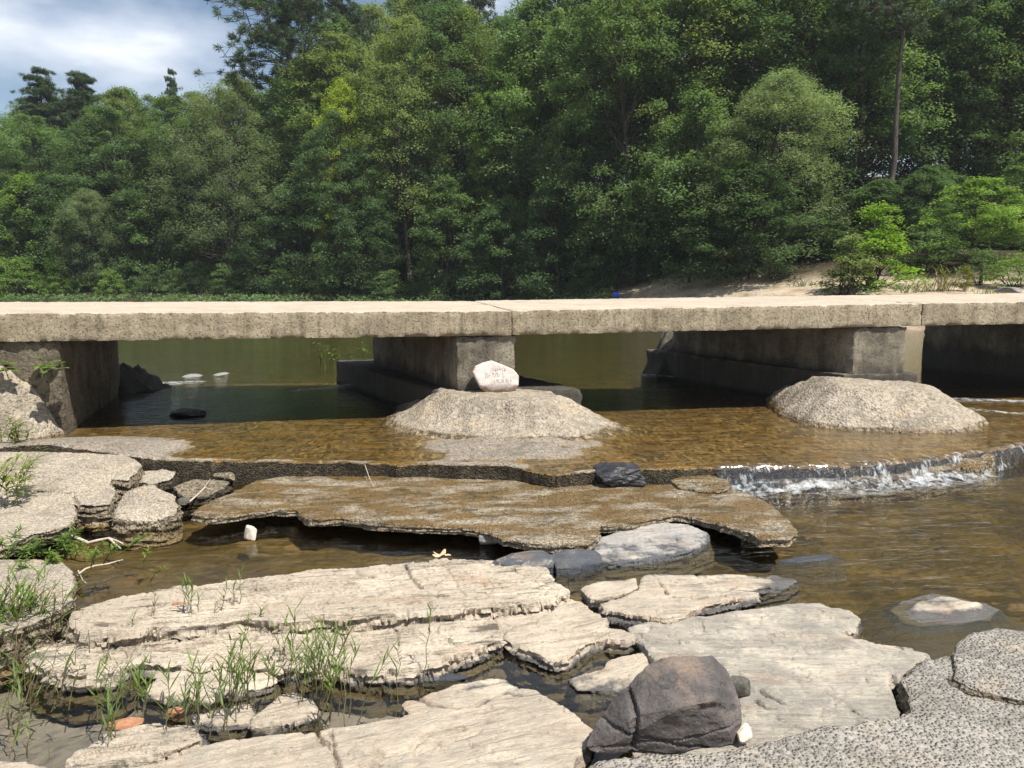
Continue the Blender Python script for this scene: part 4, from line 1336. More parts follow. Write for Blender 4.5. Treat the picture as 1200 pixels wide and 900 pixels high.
rock('bedrock_ledge', 'thin dark splinter of rock at the waterline below the pale ledges', 'rock ledge',
     [(478, 790), (500, 786), (522, 786), (548, 788), (545, 794), (520, 795), (490, 796)], slope(795, 0.015, 786, 0.02), (m_rock_dark, m_rock_dark), amp=0.006, group=G_, seed=38, edge=(0.008, 9.0), flare=0.03)
rock('bedrock_ledge', 'dark submerged bed of slate breaking the surface of the right pool', 'rock ledge',
     [(912, 657), (940, 652), (972, 648), (985, 650), (968, 656), (935, 659)], slope(658, 0.004, 649, 0.006), (m_rock_dark, m_rock_dark), amp=0.004, group=G_, seed=39, edge=(0.012, 9.0), flare=0.1, layer=0.004)

# gravelly concrete where the viewer stands
pn_ = slope(890, 0.13, 770, 0.13)
rock('gravel_concrete', 'rough grey gravelly concrete across the bottom right corner, under the boulder', 'concrete',
     [(690, 905), (700, 891), (740, 884), (790, 880), (850, 879), (885, 870), (912, 866), (942, 857), (968, 848), (1013, 843), (1052, 838), (1066, 830), (1066, 815), (1056, 796), (1068, 787), (1083, 772), (1116, 768), (1150, 776), (1420, 800), (1700, 770), (1820, 830), (1760, 1000), (1600, 1100), (690, 1100)],
     pn_, (m_grav, m_brokside), strike=0, amp=0.004, lam=0.3, layer=0.03, seed=41, edge=(0.03, 7.0), zbot=-0.12, flare=0.03)
rock('gravel_concrete', 'upper layer of dark gravelly concrete at the right edge, cracked off the lower layer', 'concrete',
     [(1117, 768), (1119, 757), (1133, 741), (1150, 738), (1167, 735), (1200, 737), (1300, 733), (1420, 741), (1510, 735), (1560, 770), (1530, 810), (1420, 836), (1290, 822), (1200, 818), (1166, 812), (1134, 803), (1116, 793), (1122, 780)],
     slope(805, 0.165, 738, 0.15), (m_grav, m_brokside), strike=0, amp=0.004, lam=0.3, layer=0.025, seed=42, edge=(0.022, 8.0), zbot=0.04, flare=-0.02)

# loose stones
stone('stone', 'pointed white stone standing in the left pool below the amber slab', 292, 635, 18, 24, m_whitestone, 31, z=0.0, sink=0.25)
stone('stone', 'grey stone half under the undercut edge of the amber slab', 571, 640, 26, 17, m_greystone, 32)
stone('stone', 'round orange stone under the undercut edge of the amber slab', 607, 643, 17, 18, m_orange, 33, sink=0.15)
stone('stone', 'tiny grey pebble between the orange stone and the slate hump', 630, 643, 9, 8, m_greystone, 34)
stone('stone', 'wide black wet rock jutting from the apron ledge beside the amber slab', 730, 571, 66, 29, m_black, 35, z=0.09, sink=0.15, n=5, depth=0.17, rough=0.12)
stone('stone', 'small dark stone just left of the wide black rock on the amber slab', 681, 568, 20, 11, m_black, 37, z=0.09)
stone('stone', 'long red brown stone on the bottom left layered rock', 142, 857, 46, 13, m_redstone, 42, z=0.03, depth=0.035, rz=0.35)
stone('stone', 'small brown stone at the left end of the low reed rock', 204, 843, 24, 14, m_redstone, 43, z=0.0)
stone('stone', 'little pale pebble at the mouth of the fissure', 584, 757, 12, 9, m_whitestone, 44, z=0.03)
stone('stone', 'rust coloured stone on the highest pale ledge beside the reed tuft', 208, 714, 16, 8, m_redstone, 45, z=0.10)
stone('stone', 'black flat stone lying in the dark water under the bridge', 214, 490, 44, 12, m_black, 46, z=0.20, depth=0.16)
stone('stone', 'pale stone at the far right end of the sandy bank beside the deck', 1188, 344, 26, 9, m_greystone, 47, z=1.45, depth=0.5)
for i, (px, py, w, h, zz, mt, lb) in enumerate(((262, 564, 26, 11, 0.05, m_brokside, 'brownish lump of rubble at the root of the broken slab, under the apron ledge'),
        (214, 592, 18, 10, 0.02, m_darkstone, 'small dark lump of rubble at the left tip of the broken slab'))):
    stone('rubble', lb, px, py, w, h, mt, 120 + i, z=zz, sink=0.2, rough=0.09, cat='rubble', group='rubble under the apron ledge')
for i, (px, py, w, h) in enumerate([(165, 447, 40, 3), (222, 443, 26, 3), (205, 452, 18, 2), (255, 441, 14, 3), (140, 443, 16, 3)]):
    stone('shoal_stone', 'low pale stone of the gravel bar just upstream of the left opening', px, py, w, h, m_greystone, 60 + i, z=0.2, depth=0.25, sink=0.3, n=3, group='stones of the upstream gravel bar')

# ------------------------------------------------------------------ falling and foaming water
def foam_mat(name, sx, sy, lo, hi, fade=True, streaky=True):
    """white water: streaks of bubbles with clear gaps"""
    M = Mat(name)
    uv = M.n('ShaderNodeUVMap').outputs[0]
    a = M.noise(M.n('ShaderNodeMapping', {'Vector': uv, 'Scale': (sx, sy, 1)}).outputs[0], 1.0, 5, 0.65, 0.3)
    b = M.noise(M.n('ShaderNodeMapping', {'Vector': uv, 'Scale': (sx * 0.13, sy * 0.3, 1)}).outputs[0], 1.0, 3, 0.5)
    al = M.ramp(M.math('ADD', M.math('MULTIPLY', a, 0.58), M.math('MULTIPLY', b, 0.42)), [(lo, 0.0), (hi, 1.0)])
    if fade:
        v = M.n('ShaderNodeSeparateXYZ', {0: uv}).outputs[1]
        f = M.math('MULTIPLY', M.mr(v, 0.0, 0.12), M.mr(v, 1.0, 0.25))
        al = M.math('MULTIPLY', al, f)
    d = M.n('ShaderNodeBsdfPrincipled', {'Base Color': (0.72, 0.75, 0.77, 1), 'Roughness': 0.35})
    t = M.n('ShaderNodeBsdfTransparent', {'Color': (0.97, 0.96, 0.92, 1)})
    g = M.n('ShaderNodeBsdfGlossy', {'Roughness': 0.12})
    clear = M.n('ShaderNodeMixShader', {0: 0.10, 1: t.outputs[0], 2: g.outputs[0]})
    mx = M.n('ShaderNodeMixShader', {0: al, 1: clear.outputs[0], 2: d.outputs[0]})
    return M.surf(mx.outputs[0])


m_fall = foam_mat('falling_water', 24.0, 3.5, 0.53, 0.73, fade=False)
m_foam = foam_mat('foam', 12.0, 6.0, 0.46, 0.68)
m_riffle = foam_mat('riffle', 9.0, 6.0, 0.44, 0.66)


def strip(name, path, prof, mat, seed, wob=0.012, dz=0.01, du=0.02):
    """sheet swept along path; prof = [(outward, height)]"""
    P = np.asarray(path, float)
    sl = np.linalg.norm(np.diff(P, axis=0), axis=1)
    cu = np.concatenate([[0], np.cumsum(sl)])
    n = int(cu[-1] / du)
    s = np.linspace(0, cu[-1], n)
    X, Y = np.interp(s, cu, P[:, 0]), np.interp(s, cu, P[:, 1])
    k = max(3, int(0.15 / du))
    ker = np.ones(k) / k
    Xs = np.convolve(np.pad(X, k // 2, mode='edge'), ker, 'valid')[:n]
    Ys = np.convolve(np.pad(Y, k // 2, mode='edge'), ker, 'valid')[:n]
    tx, ty = np.gradient(Xs), np.gradient(Ys)
    l = np.hypot(tx, ty)
    nx, ny = ty / l, -tx / l
    V, uv = [], []
    m = len(prof)
    for j, (o, z) in enumerate(prof):
        t = j / (m - 1)
        w = wob * fbm(s * 9, t * 2, seed, 4) * (0.3 + t)
        V.append(np.stack([Xs + nx * (o + w), Ys + ny * (o + w), z + dz * fbm(s * 12, t * 5, seed + 3, 3) * min(1, 3 * t * (1 - t) + 0.2)], 1))
        uv.append(np.stack([s, np.full(n, t)], 1))
    V, uv = np.concatenate(V), np.concatenate(uv)
    id_ = np.arange(m * n).reshape(m, n)
    F = np.stack([id_[:-1, :-1].ravel(), id_[1:, :-1].ravel(), id_[1:, 1:].ravel(), id_[:-1, 1:].ravel()], 1)
    me = mkmesh(name, V, F, [mat], smooth=180)
    lay = me.uv_layers.new(name='UVMap')
    lay.data.foreach_set('uv', uv[F.ravel()].astype(np.float32).ravel())
    return me


fall_path = [p[:2] for p in lip_w if U(836, 546, 0.22)[0] < p[0]]
foam_path = [p for p in fall_path if p[0] < U(1150, 528, 0.22)[0]]
tt = np.linspace(0, 1, 12)
prof = [(-0.05, 0.226), (-0.01, 0.228)] + [(0.025 + 0.10 * t, 0.226 - 0.225 * t ** 1.6) for t in tt]
tag(link('waterfall', strip('waterfall', fall_path, prof, m_fall, 1.0, 0.02, 0.008, 0.012)), kind='structure')
prof = [(0.06 + 0.40 * t, 0.014 + 0.085 * max(0, 1 - t / 0.45)) for t in np.linspace(0, 1, 14)]
tag(link('foam', strip('foam', foam_path, prof, m_foam, 2.0, 0.10, 0.03, 0.02)), kind='structure')

def riffle(pts, wid, z=0.226, seed=0.0, mat=None):
    P = [U(x, y, z)[:2] for x, y in pts]
    prof = [(wid * (t - 0.5), z + 0.004 + 0.012 * math.sin(math.pi * t)) for t in np.linspace(0, 1, 9)]
    tag(link('foam', strip('foam', P, prof, mat or m_riffle, seed, 0.05, 0.02, 0.03)), kind='structure')


riffle([(1120, 478), (1150, 482), (1190, 486), (1250, 488)], 0.35, seed=11, mat=m_foam)
riffle([(1100, 468), (1150, 470), (1250, 474)], 0.5, seed=12)
riffle([(384, 455), (410, 452), (440, 455)], 0.5, seed=13)
riffle([(340, 459), (370, 456), (390, 455)], 0.25, seed=14)
riffle([(745, 441), (765, 440), (790, 443)], 0.5, seed=15)
riffle([(130, 452), (180, 450), (240, 449)], 0.5, seed=16)


# ------------------------------------------------------------------ tubes, leaves
def tube(pts, rads, sides=6):
    pts = np.asarray(pts, float)
    rads = np.asarray(rads, float)
    T = np.gradient(pts, axis=0)
    T /= np.maximum(np.linalg.norm(T, axis=1), 1e-9)[:, None]
    up = np.where(np.abs(T[:, 2:3]) > 0.9, np.array([[1.0, 0, 0]]), np.array([[0, 0, 1.0]]))
    a = np.cross(T, up); a /= np.maximum(np.linalg.norm(a, axis=1), 1e-9)[:, None]
    b = np.cross(T, a)
    th = np.linspace(0, 2 * np.pi, sides, endpoint=False)
    V = pts[:, None, :] + rads[:, None, None] * (np.cos(th)[None, :, None] * a[:, None, :] + np.sin(th)[None, :, None] * b[:, None, :])
    n = len(pts)
    id_ = np.arange(n * sides).reshape(n, sides)
    nx = np.roll(id_, -1, axis=1)
    F = np.stack([id_[:-1].ravel(), nx[:-1].ravel(), nx[1:].ravel(), id_[1:].ravel()], 1)
    return V.reshape(-1, 3), F


class Geo:
    def __init__(self): self.V, self.F, self.n = [], [], 0

    def add(self, V, F):
        self.V.append(V); self.F.append(F + self.n); self.n += len(V)

    def mesh(self, name, mat, smooth=None):
        return mkmesh(name, np.concatenate(self.V), np.concatenate(self.F), [mat], smooth=smooth)


def leaves(C, N, size, rg, aspect=0.5, dirs=None, jitter=0.5):
    """diamond leaves at centres C facing roughly N"""
    n = len(C)
    N = N + jitter * rg.normal(size=(n, 3))
    N /= np.linalg.norm(N, axis=1)[:, None]
    d = rg.normal(size=(n, 3)) if dirs is None else dirs + 0.3 * rg.normal(size=(n, 3))
    d = d - (d * N).sum(1)[:, None] * N
    d /= np.maximum(np.linalg.norm(d, axis=1), 1e-6)[:, None]
    s = np.cross(N, d)
    L_ = size * rg.uniform(0.65, 1.3, n)[:, None]
    W_ = L_ * aspect * 0.5
    V = np.stack([C - d * L_ * 0.5, C + s * W_ - d * L_ * 0.05 + N * L_ * 0.06, C + d * L_ * 0.5, C - s * W_ - d * L_ * 0.05 + N * L_ * 0.06], 1).reshape(-1, 3)
    F = np.arange(4 * n).reshape(n, 4)
    return V, F


def clump_leaves(cs, rs, flat, per, size, rg, aspect=0.5, upbias=1.1):
    """sprays of leaves: every clump is a shallow dish, dense on top, thin below"""
    k = len(cs)
    n = k * per
    ci = np.repeat(np.arange(k), per)
    th = rg.uniform(0, 2 * np.pi, n)
    rr = np.sqrt(rg.uniform(0, 1, n)) * (1 + 0.25 * np.sin(3 * th + ci))
    dz = rg.normal(0, 0.35, n) - 0.55 * rr ** 2
    o = np.stack([rr * np.cos(th), rr * np.sin(th), dz * flat], 1) * rs[ci][:, None]
    nrm = np.stack([o[:, 0] * 0.5, o[:, 1] * 0.5, np.full(n, upbias)], 1)
    return leaves(cs[ci] + o, nrm, size, rg, aspect)


def limb_path(a, b, rg, sag=0.1, n=6, wob=0.06):
    t = np.linspace(0, 1, n)[:, None]
    L_ = np.linalg.norm(b - a)
    p = a + (b - a) * t + np.array([0, 0, 1]) * (sag * L_ * np.sin(np.pi * t))
    p[1:-1] += rg.normal(0, wob * L_ / 2, (n - 2, 3))
    return p


def broadleaf(seed, H=16.0, Rr=3.6, base=0.16, nclump=150, per=95, leaf=0.20, crad=0.95, flat=0.42, top=0.9, lobes=5, aspect=0.55, trunk_r=None, fork=False):
    rg = np.random.RandomState(seed)
    tr = trunk_r or H * 0.0115
    tw, cr = Geo(), Geo()
    # lobes make the outline uneven
    lob = []
    for i in range(lobes):
        a = rg.uniform(0, 2 * np.pi)
        hz = rg.uniform(0.35, 0.97)
        lob.append((math.cos(a) * Rr * 0.55 * (1.15 - hz * 0.7), math.sin(a) * Rr * 0.55 * (1.15 - hz * 0.7), H * hz * 0.92, Rr * rg.uniform(0.42, 0.70) * (1.25 - 0.6 * hz)))
    n = 8
    tp = np.stack([np.zeros(n), np.zeros(n), np.linspace(-0.3, H * 0.86, n)], 1)
    tp[1:, :2] += np.cumsum(rg.normal(0, 0.018 * H, (n - 1, 2)), 0) * np.linspace(0.3, 1, n - 1)[:, None]
    tw.add(*tube(tp, np.linspace(tr, tr * 0.22, n) * np.r_[1.3, np.ones(n - 1)], 7))
    def tat(z):
        return np.array([np.interp(z, tp[:, 2], tp[:, 0]), np.interp(z, tp[:, 2], tp[:, 1]), z])
    cs, rs = [], []
    tries = 0
    while len(cs) < nclump and tries < 8000:
        tries += 1
        z = H * rg.uniform(base, 1.0)
        f = (z / H - base) / (1 - base)
        env = Rr * (0.35 + 0.65 * math.sin(math.pi * min(1, (0.16 + 0.84 * f) ** 0.85)) ** 0.7) * (1.0 if f < 0.75 else max(0.12, 1 - ((f - 0.75) / 0.25) ** 1.6 * top))
        a = rg.uniform(0, 2 * np.pi)
        r = env * rg.uniform(0.25, 1.0) ** 0.6
        p = np.array([math.cos(a) * r, math.sin(a) * r, z])
        # keep inside a lobe or near the trunk axis
        ok = any((p[0] - l[0]) ** 2 + (p[1] - l[1]) ** 2 + ((p[2] - l[2]) * 0.75) ** 2 < l[3] ** 2 for l in lob)
        if not ok and rg.rand() > 0.42:
            continue
        if fbm(p[0] * 0.33, p[1] * 0.33, p[2] * 0.33 + seed, 2) < -0.22:
            continue
        cs.append(p + np.r_[tat(z)[:2], 0]); rs.append(crad * rg.uniform(0.55, 1.25) * (1 - 0.35 * f))
    cs, rs = np.array(cs), np.array(rs)
    order = rg.permutation(len(cs))[:int(len(cs) * 0.34)]
    for i in order:
        c = cs[i]
        hor = math.hypot(c[0], c[1])
        z0 = max(H * 0.10, c[2] - hor * rg.uniform(0.5, 1.1) - 0.4)
        a = tat(min(z0, H * 0.84))
        p = limb_path(a, c, rg, 0.06)
        r0 = tr * rg.uniform(0.16, 0.38) * (1.15 - z0 / H)
        tw.add(*tube(p, np.linspace(r0, 0.012, len(p)), 5))
    V, F = clump_leaves(cs, rs, flat, per, leaf, rg, aspect)
    cr.add(V, F)
    return tw.mesh('trunk', m_bark, 180), cr.mesh('crown', m_leaf)


def pine(seed, H=24.0, Rr=3.4, base=0.55, whorls=13, per=5, tufts=6, needles=46, nl=0.34, tr=None, spread=1.0):
    rg = np.random.RandomState(seed)
    tw, cr = Geo(), Geo()
    tr = tr or H * 0.0125
    n = 9
    tp = np.stack([np.zeros(n), np.zeros(n), np.linspace(-0.3, H, n)], 1)
    tp[1:, :2] += np.cumsum(rg.normal(0, 0.006 * H, (n - 1, 2)), 0)
    tw.add(*tube(tp, np.linspace(tr, 0.03, n), 8))
    C, D = [], []
    for w in range(whorls):
        f = w / (whorls - 1)
        z = H * (base + (1 - base) * f * 0.985)
        for k in range(per):
            if rg.rand() < 0.18: continue
            a = rg.uniform(0, 2 * np.pi)
            Lb = Rr * (1.0 - 0.80 * f ** 1.3) * rg.uniform(0.55, 1.15) * spread
            st = np.array([np.interp(z, tp[:, 2], tp[:, 0]), np.interp(z, tp[:, 2], tp[:, 1]), z + rg.uniform(-0.3, 0.3)])
            en = st + np.array([math.cos(a) * Lb, math.sin(a) * Lb, Lb * rg.uniform(-0.05, 0.38)])
            p = limb_path(st, en, rg, -0.05, 6, 0.05)
            tw.add(*tube(p, np.linspace(tr * 0.22 * (1.1 - f), 0.015, 6), 5))
            for q in range(tufts):
                t = rg.uniform(0.38, 1.0)
                b = np.array([np.interp(t, np.linspace(0, 1, 6), p[:, i]) for i in range(3)])
                off = rg.normal(0, 0.16 * Lb * (0.5 + 0.5 * t) + 0.16, 3) * np.array([1, 1, 0.5])
                C.append(b + off); D.append((en - st) / max(Lb, .1) + np.array([0, 0, 0.35]) + off * 0.4)
                tw.add(*tube(np.stack([b, b + off]), [0.018, 0.010], 4))
    C, D = np.array(C), np.array(D)
    D /= np.linalg.norm(D, axis=1)[:, None]
    ci = np.repeat(np.arange(len(C)), needles)
    m = len(ci)
    dr = D[ci] * 0.55 + rg.normal(size=(m, 3)) * 0.62
    dr /= np.linalg.norm(dr, axis=1)[:, None]
    cc = C[ci] + dr * nl * rg.uniform(0.35, 0.75, m)[:, None]
    V, F = leaves(cc, rg.normal(size=(m, 3)), nl, rg, 0.11, dirs=dr * 3)
    cr.add(V, F)
    return tw.mesh('trunk', m_pinebark, 180), cr.mesh('crown', m_needle)


def bush_geo(seed, H=3.0, Rr=1.3, nclump=45, per=85, leaf=0.12, crad=0.42, aspect=0.5, spire=False, flat=0.6):
    rg = np.random.RandomState(seed)
    tw, cr = Geo(), Geo()
    cs, rs = [], []
    for i in range(nclump):
        a = rg.uniform(0, 2 * np.pi)
        f = rg.uniform(0.08, 1.0)
        env = Rr * (1 - 0.75 * f ** 1.5 if spire else math.sqrt(max(0.05, 1 - (f * 0.95) ** 2.4)))
        r = env * rg.uniform(0.3, 1.0)
        cs.append((math.cos(a) * r, math.sin(a) * r, f * H)); rs.append(crad * rg.uniform(0.6, 1.2))
    cs = np.array(cs)
    for i in range(0, nclump, 3):
        p = limb_path(np.array([rg.normal(0, 0.1), rg.normal(0, 0.1), -0.05]), cs[i], rg, 0.05, 5)
        tw.add(*tube(p, np.linspace(0.03, 0.008, 5), 5))
    cr.add(*clump_leaves(cs, np.array(rs), flat, per, leaf, rg, aspect, 0.8))
    return tw.mesh('stems', m_bark, 180), cr.mesh('foliage', m_leaf)


# ------------------------------------------------------------------ the wood on the far bank
BL = [broadleaf(101, 16, 4.6, 0.08, 250, 150, 0.165, 1.0, 0.62, 0.75, lobes=7),
      broadleaf(102, 16, 4.2, 0.10, 235, 150, 0.155, 0.92, 0.60, 0.75, lobes=9),
      broadleaf(103, 16, 5.0, 0.06, 260, 150, 0.17, 1.05, 0.58, 0.7, lobes=8),
      broadleaf(104, 16, 4.4, 0.16, 220, 150, 0.16, 1.0, 0.65, 0.7, lobes=6),
      broadleaf(105, 16, 3.8, 0.30, 180, 150, 0.16, 0.95, 0.62, 0.7, lobes=6, trunk_r=0.2)]
WIL = [broadleaf(111, 12, 4.0, 0.10, 260, 170, 0.14, 0.82, 0.9, 0.7, lobes=8, aspect=0.30), broadleaf(112, 12, 4.3, 0.05, 270, 170, 0.14, 0.86, 0.85, 0.7, lobes=9, aspect=0.30)]
UND = [broadleaf(121, 8, 2.8, 0.03, 115, 150, 0.15, 0.74, 0.85, 0.7, lobes=6, trunk_r=0.07), broadleaf(122, 8, 3.1, 0.03, 120, 150, 0.155, 0.76, 0.80, 0.7, lobes=7, trunk_r=0.07),
       broadleaf(123, 8, 2.5, 0.06, 105, 150, 0.145, 0.70, 0.85, 0.7, lobes=6, trunk_r=0.06)]
PIN = [pine(131, 24, 4.8, 0.60, 13, 6, 13, 52, 0.36), pine(132, 24, 3.4, 0.40, 20, 6, 11, 46, 0.34), pine(133, 24, 3.0, 0.40, 20, 6, 10, 46, 0.33)]
BUSH = [bush_geo(141), bush_geo(142, 3.0, 1.5, 50, 85, 0.13), bush_geo(143, 3.0, 0.95, 50, 80, 0.11, 0.34, spire=True)]
used_proto = set()

DK, MD, OL, GG, BR, YG = (0.091, 0.146, 0.071), (0.129, 0.196, 0.082), (0.174, 0.214, 0.087), (0.176, 0.224, 0.133), (0.194, 0.292, 0.077), (0.314, 0.384, 0.056)
PN = (0.070, 0.112, 0.052)
rgt = random.Random(77)


def plant_tree(proto, hp, name, label, px, ytop, Y, col, wide=1.0, cat='tree', group=None, rz=None, zoff=0.0, parts=('trunk', 'crown')):
    X = (px - 600) / 900.0 * Y / 1.006
    zg = float(ground_z(np.array([X]), np.array([Y]))[0]) + zoff
    d = ray(px, ytop)
    zt = EYE + d[2] / d[1] * Y
    s = max(0.2, (zt - zg) / hp)
    e = empty(name, (X, Y, zg - 0.05), label, cat, group, rz=rgt.uniform(0, 6.28) if rz is None else rz)
    sw = wide * (0.55 * s + 0.45)
    e.scale = (sw, sw, s)
    for m_, nm in zip(proto, parts):
        o = bpy.data.objects.new(nm, m_)
        COL.objects.link(o)
        o.parent = e
        k = rgt.uniform(0.88, 1.12)
        o.color = (col[0] * k, col[1] * k, col[2] * k, 1)
    return e


T = plant_tree
T(BL[0], 16, 'broadleaf_tree', 'rounded mid green tree at the far left edge of the wood', 22, 185, 57, MD, 0.9)
T(PIN[2], 24, 'pine_tree', 'left of two slim pines standing side by side above the left treetops', 74, 84, 67, PN, 1.35)
T(PIN[1], 24, 'pine_tree', 'right of two slim pines standing side by side above the left treetops', 110, 88, 67, PN, 1.25)
T(WIL[0], 12, 'willow_tree', 'pale grey green willow low by the left shore', 108, 222, 53.5, GG, 0.85)
T(BL[1], 16, 'broadleaf_tree', 'yellowish green tree just right of the two slim pines', 160, 106, 62, OL, 0.95)
T(PIN[2], 24, 'pine_tree', 'thin ragged pine with a bent tip poking over the left treetops', 218, 84, 70, PN, 0.55)
T(WIL[1], 12, 'willow_tree', 'large feathery grey green tree left of the tall open pine', 272, 98, 55, GG, 1.15)
T(PIN[0], 24, 'pine_tree', 'tall open pine with wide bare limbs against the clouds, its tip above the picture', 347, -75, 60, PN, 1.45, rz=2.2)
T(PIN[1], 24, 'pine_tree', 'pine behind the tall open one, between it and the blue gaps of sky', 418, -60, 66, PN, 1.1)
T(BL[3], 16, 'broadleaf_tree', 'tree with a bright yellow green top catching the sun in front of the tall pines', 408, 92, 54, YG, 0.62)
T(BL[2], 16, 'broadleaf_tree', 'dark spreading tree below the bright yellow green top', 400, 128, 52, DK, 0.85)
T(BL[4], 16, 'broadleaf_tree', 'tree with a dark straight trunk showing below its olive crown, left of the forked one', 481, 12, 53, OL, 0.9)
T(BL[4], 16, 'broadleaf_tree', 'olive tree with a dark forked trunk in the middle of the wood', 536, 4, 55, OL, 1.0)
T(PIN[1], 24, 'pine_tree', 'pine whose trunk crosses the blue gap of sky at the top', 563, -95, 68, PN, 1.0)
T(BL[1], 16, 'broadleaf_tree', 'bright green tree just right of the forked trunk', 592, 52, 53, BR, 0.7)
T(BL[2], 16, 'broadleaf_tree', 'tall dense dark tree right of the bright green one, reaching past the top', 650, -45, 52, MD, 1.0)
T(BL[0], 16, 'broadleaf_tree', 'tall dark tree above the sandy path', 712, -70, 52, DK, 1.0)
T(BL[3], 16, 'broadleaf_tree', 'tall tree with pale leaves between the path and the yellow green one', 772, -40, 50, GG, 0.9)
T(BL[1], 16, 'broadleaf_tree', 'tall yellow green tree whose sunlit top stands beside a gap of sky', 842, -45, 50, YG, 0.75)
T(WIL[0], 12, 'willow_tree', 'willow with drooping pale sprays and a bare leaning stem above the sand', 893, 84, 38, GG, 1.15)
T(PIN[0], 24, 'pine_tree', 'tall pine with a thick grey brown trunk standing clear of the leaves on the right', 1032, -150, 40.0, PN, 0.72)
T(BL[0], 16, 'broadleaf_tree', 'shadowed tree left of the thick pine trunk', 965, -45, 48, DK, 0.95)
T(BL[2], 16, 'broadleaf_tree', 'dark tall tree right of the thick pine trunk', 1105, -60, 45, DK, 0.95)
T(BL[3], 16, 'broadleaf_tree', 'tall mid green tree at the far right edge of the wood', 1182, -60, 43, MD, 0.95)
T(UND[1], 8, 'young_tree', 'sunlit young tree with flat layered sprays left of the willow', 806, 105, 41, MD, 1.0)
T(UND[0], 8, 'young_tree', 'dark young tree leaning over the sandy path', 655, 205, 47, DK, 1.1)
T(UND[2], 8, 'young_tree', 'young tree with bright leaf tips below the forked trunk', 520, 210, 50, MD, 1.05)
T(UND[1], 8, 'young_tree', 'low spreading young tree between the forked trunk and the path', 590, 235, 48, DK, 1.1)
T(UND[0], 8, 'young_tree', 'shaded young tree under the large feathery tree', 310, 235, 53, DK, 1.1)
T(UND[2], 8, 'young_tree', 'young tree in front of the dark spreading one', 420, 232, 51, DK, 1.15)
T(UND[1], 8, 'young_tree', 'mid green young tree between the low willow and the feathery tree', 190, 225, 55, MD, 1.15)
T(UND[2], 8, 'young_tree', 'light green young tree at the left end of the bank', 40, 205, 55, BR, 1.1)
T(UND[0], 8, 'young_tree', 'dark young tree right of the sandy path', 740, 180, 46, DK, 1.1)
T(UND[1], 8, 'young_tree', 'bright young tree with feathery layered leaves at the right edge of the sand', 1134, 206, 33.5, BR, 1.15, zoff=-0.1)
T(UND[0], 8, 'young_tree', 'dark young tree behind the bright yellow green bush', 1075, 195, 38, DK, 0.9)
T(UND[2], 8, 'young_tree', 'shadowed young tree at the far right behind the bushes', 1195, 180, 38, MD, 1.0)
T(UND[2], 8, 'young_tree', 'dark young tree between the willow and the bright bush', 955, 215, 41, DK, 0.9)
T(UND[1], 8, 'young_tree', 'dim young tree in the shade behind the willow stem', 870, 190, 45, DK, 1.0)

# rows of the same shaded trees that fill the wood behind
TOPX = [-400, 0, 40, 75, 110, 135, 185, 220, 255, 300, 340, 380, 420, 455, 500, 560, 600, 640, 700, 1200, 1800]
TOPY = [160, 142, 118, 98, 98, 102, 100, 98, 92, 82, 70, 60, 10, -8, -40, 4, -2, -60, -80, -90, -90]
GB = 'shaded trees deep in the wood'
LB = 'dark shaded tree standing in the wood behind the front trees'
for row, (s0, step, yo) in enumerate(((7, 5.2, 8), (14, 5.8, 0), (22, 6.5, 4), (33, 7.5, 10), (46, 8.0, 14))):
    x = -62 - row * 8
    while x < 52 + row * 8:
        X = x + rgt.uniform(-1.6, 1.6)
        Yd = float(shore(X)) + s0 + rgt.uniform(-2, 2)
        if X > 7 and Yd < 42: Yd = 42 + rgt.uniform(0, 8)
        px = 600 + 900 * X / Yd * 1.006
        x += step
        if abs(px) > 3000: continue
        yt = float(np.interp(px, TOPX, TOPY)) + yo * 0.7 + rgt.uniform(0, 20)
        if abs(px - 578) < 30: yt += 14
        col = [DK, DK, MD, OL, MD][rgt.randrange(5)]
        pr = BL[rgt.randrange(5)]
        T(pr, 16, 'broadleaf_tree', LB, px, yt, Yd, col, rgt.uniform(0.95, 1.2), group=GB)
# understory in the gaps, leaves coloured dark to paint in the wood's shade
for s0, step, lo, hi in ((5.5, 3.2, 200, 280), (11, 3.6, 180, 270), (18, 4.2, 170, 260)):
    x = -60 - s0
    while x < 50 + s0:
        X = x + rgt.uniform(-1, 1)
        Yd = float(shore(X)) + s0 + rgt.uniform(-1.5, 1.5)
        x += step
        if 3.5 < X < 12 and s0 < 10: Yd += 5
        if X > 12: Yd = max(Yd, 36.5 + s0 * 0.5)
        px = 600 + 900 * X / Yd * 1.006
        T(UND[rgt.randrange(3)], 8, 'young_tree', 'shaded sapling of the undergrowth among the trunks behind the shore', px, rgt.uniform(lo, hi), Yd, DK, rgt.uniform(1.1, 1.4), group='saplings in the undergrowth')


def bush(k, label, px, ytop, Y, col, wide=1.0, name='bush', group=None):
    return T(BUSH[k], 3.0, name, label, px, ytop, Y, col, wide, cat='bush', group=group, parts=('stems', 'foliage'))


bush(2, 'bright yellow green upright bush on the sandy bank at the right, the taller left one', 1022, 236, 31.0, (0.20, 0.32, 0.04), 1.55)
bush(2, 'lower olive bush leaning against the bright yellow green upright bush', 992, 272, 30.0, OL, 1.5)
bush(0, 'dark glossy bush at the foot of the feathery young tree', 1146, 290, 30.0, MD, 0.8)
bush(1, 'wide bright green bush at the right edge of the sand', 1186, 300, 29.0, BR, 1.1)
bush(0, 'small yellowing bush beside the dry grass on the sand', 1130, 309, 28.5, (0.20, 0.19, 0.03), 0.32)
bush(1, 'mid green bush behind the dry grass on the sand', 1085, 262, 33.0, MD, 1.25)
bush(1, 'grey green bush at the foot of the willow', 905, 292, 37.0, GG, 0.85)
bush(0, 'dark bush left of the willow stem', 850, 290, 39.0, DK, 0.9)
bush(1, 'dark bush where the path leaves the sand, right side', 806, 296, 45.0, DK, 0.9)
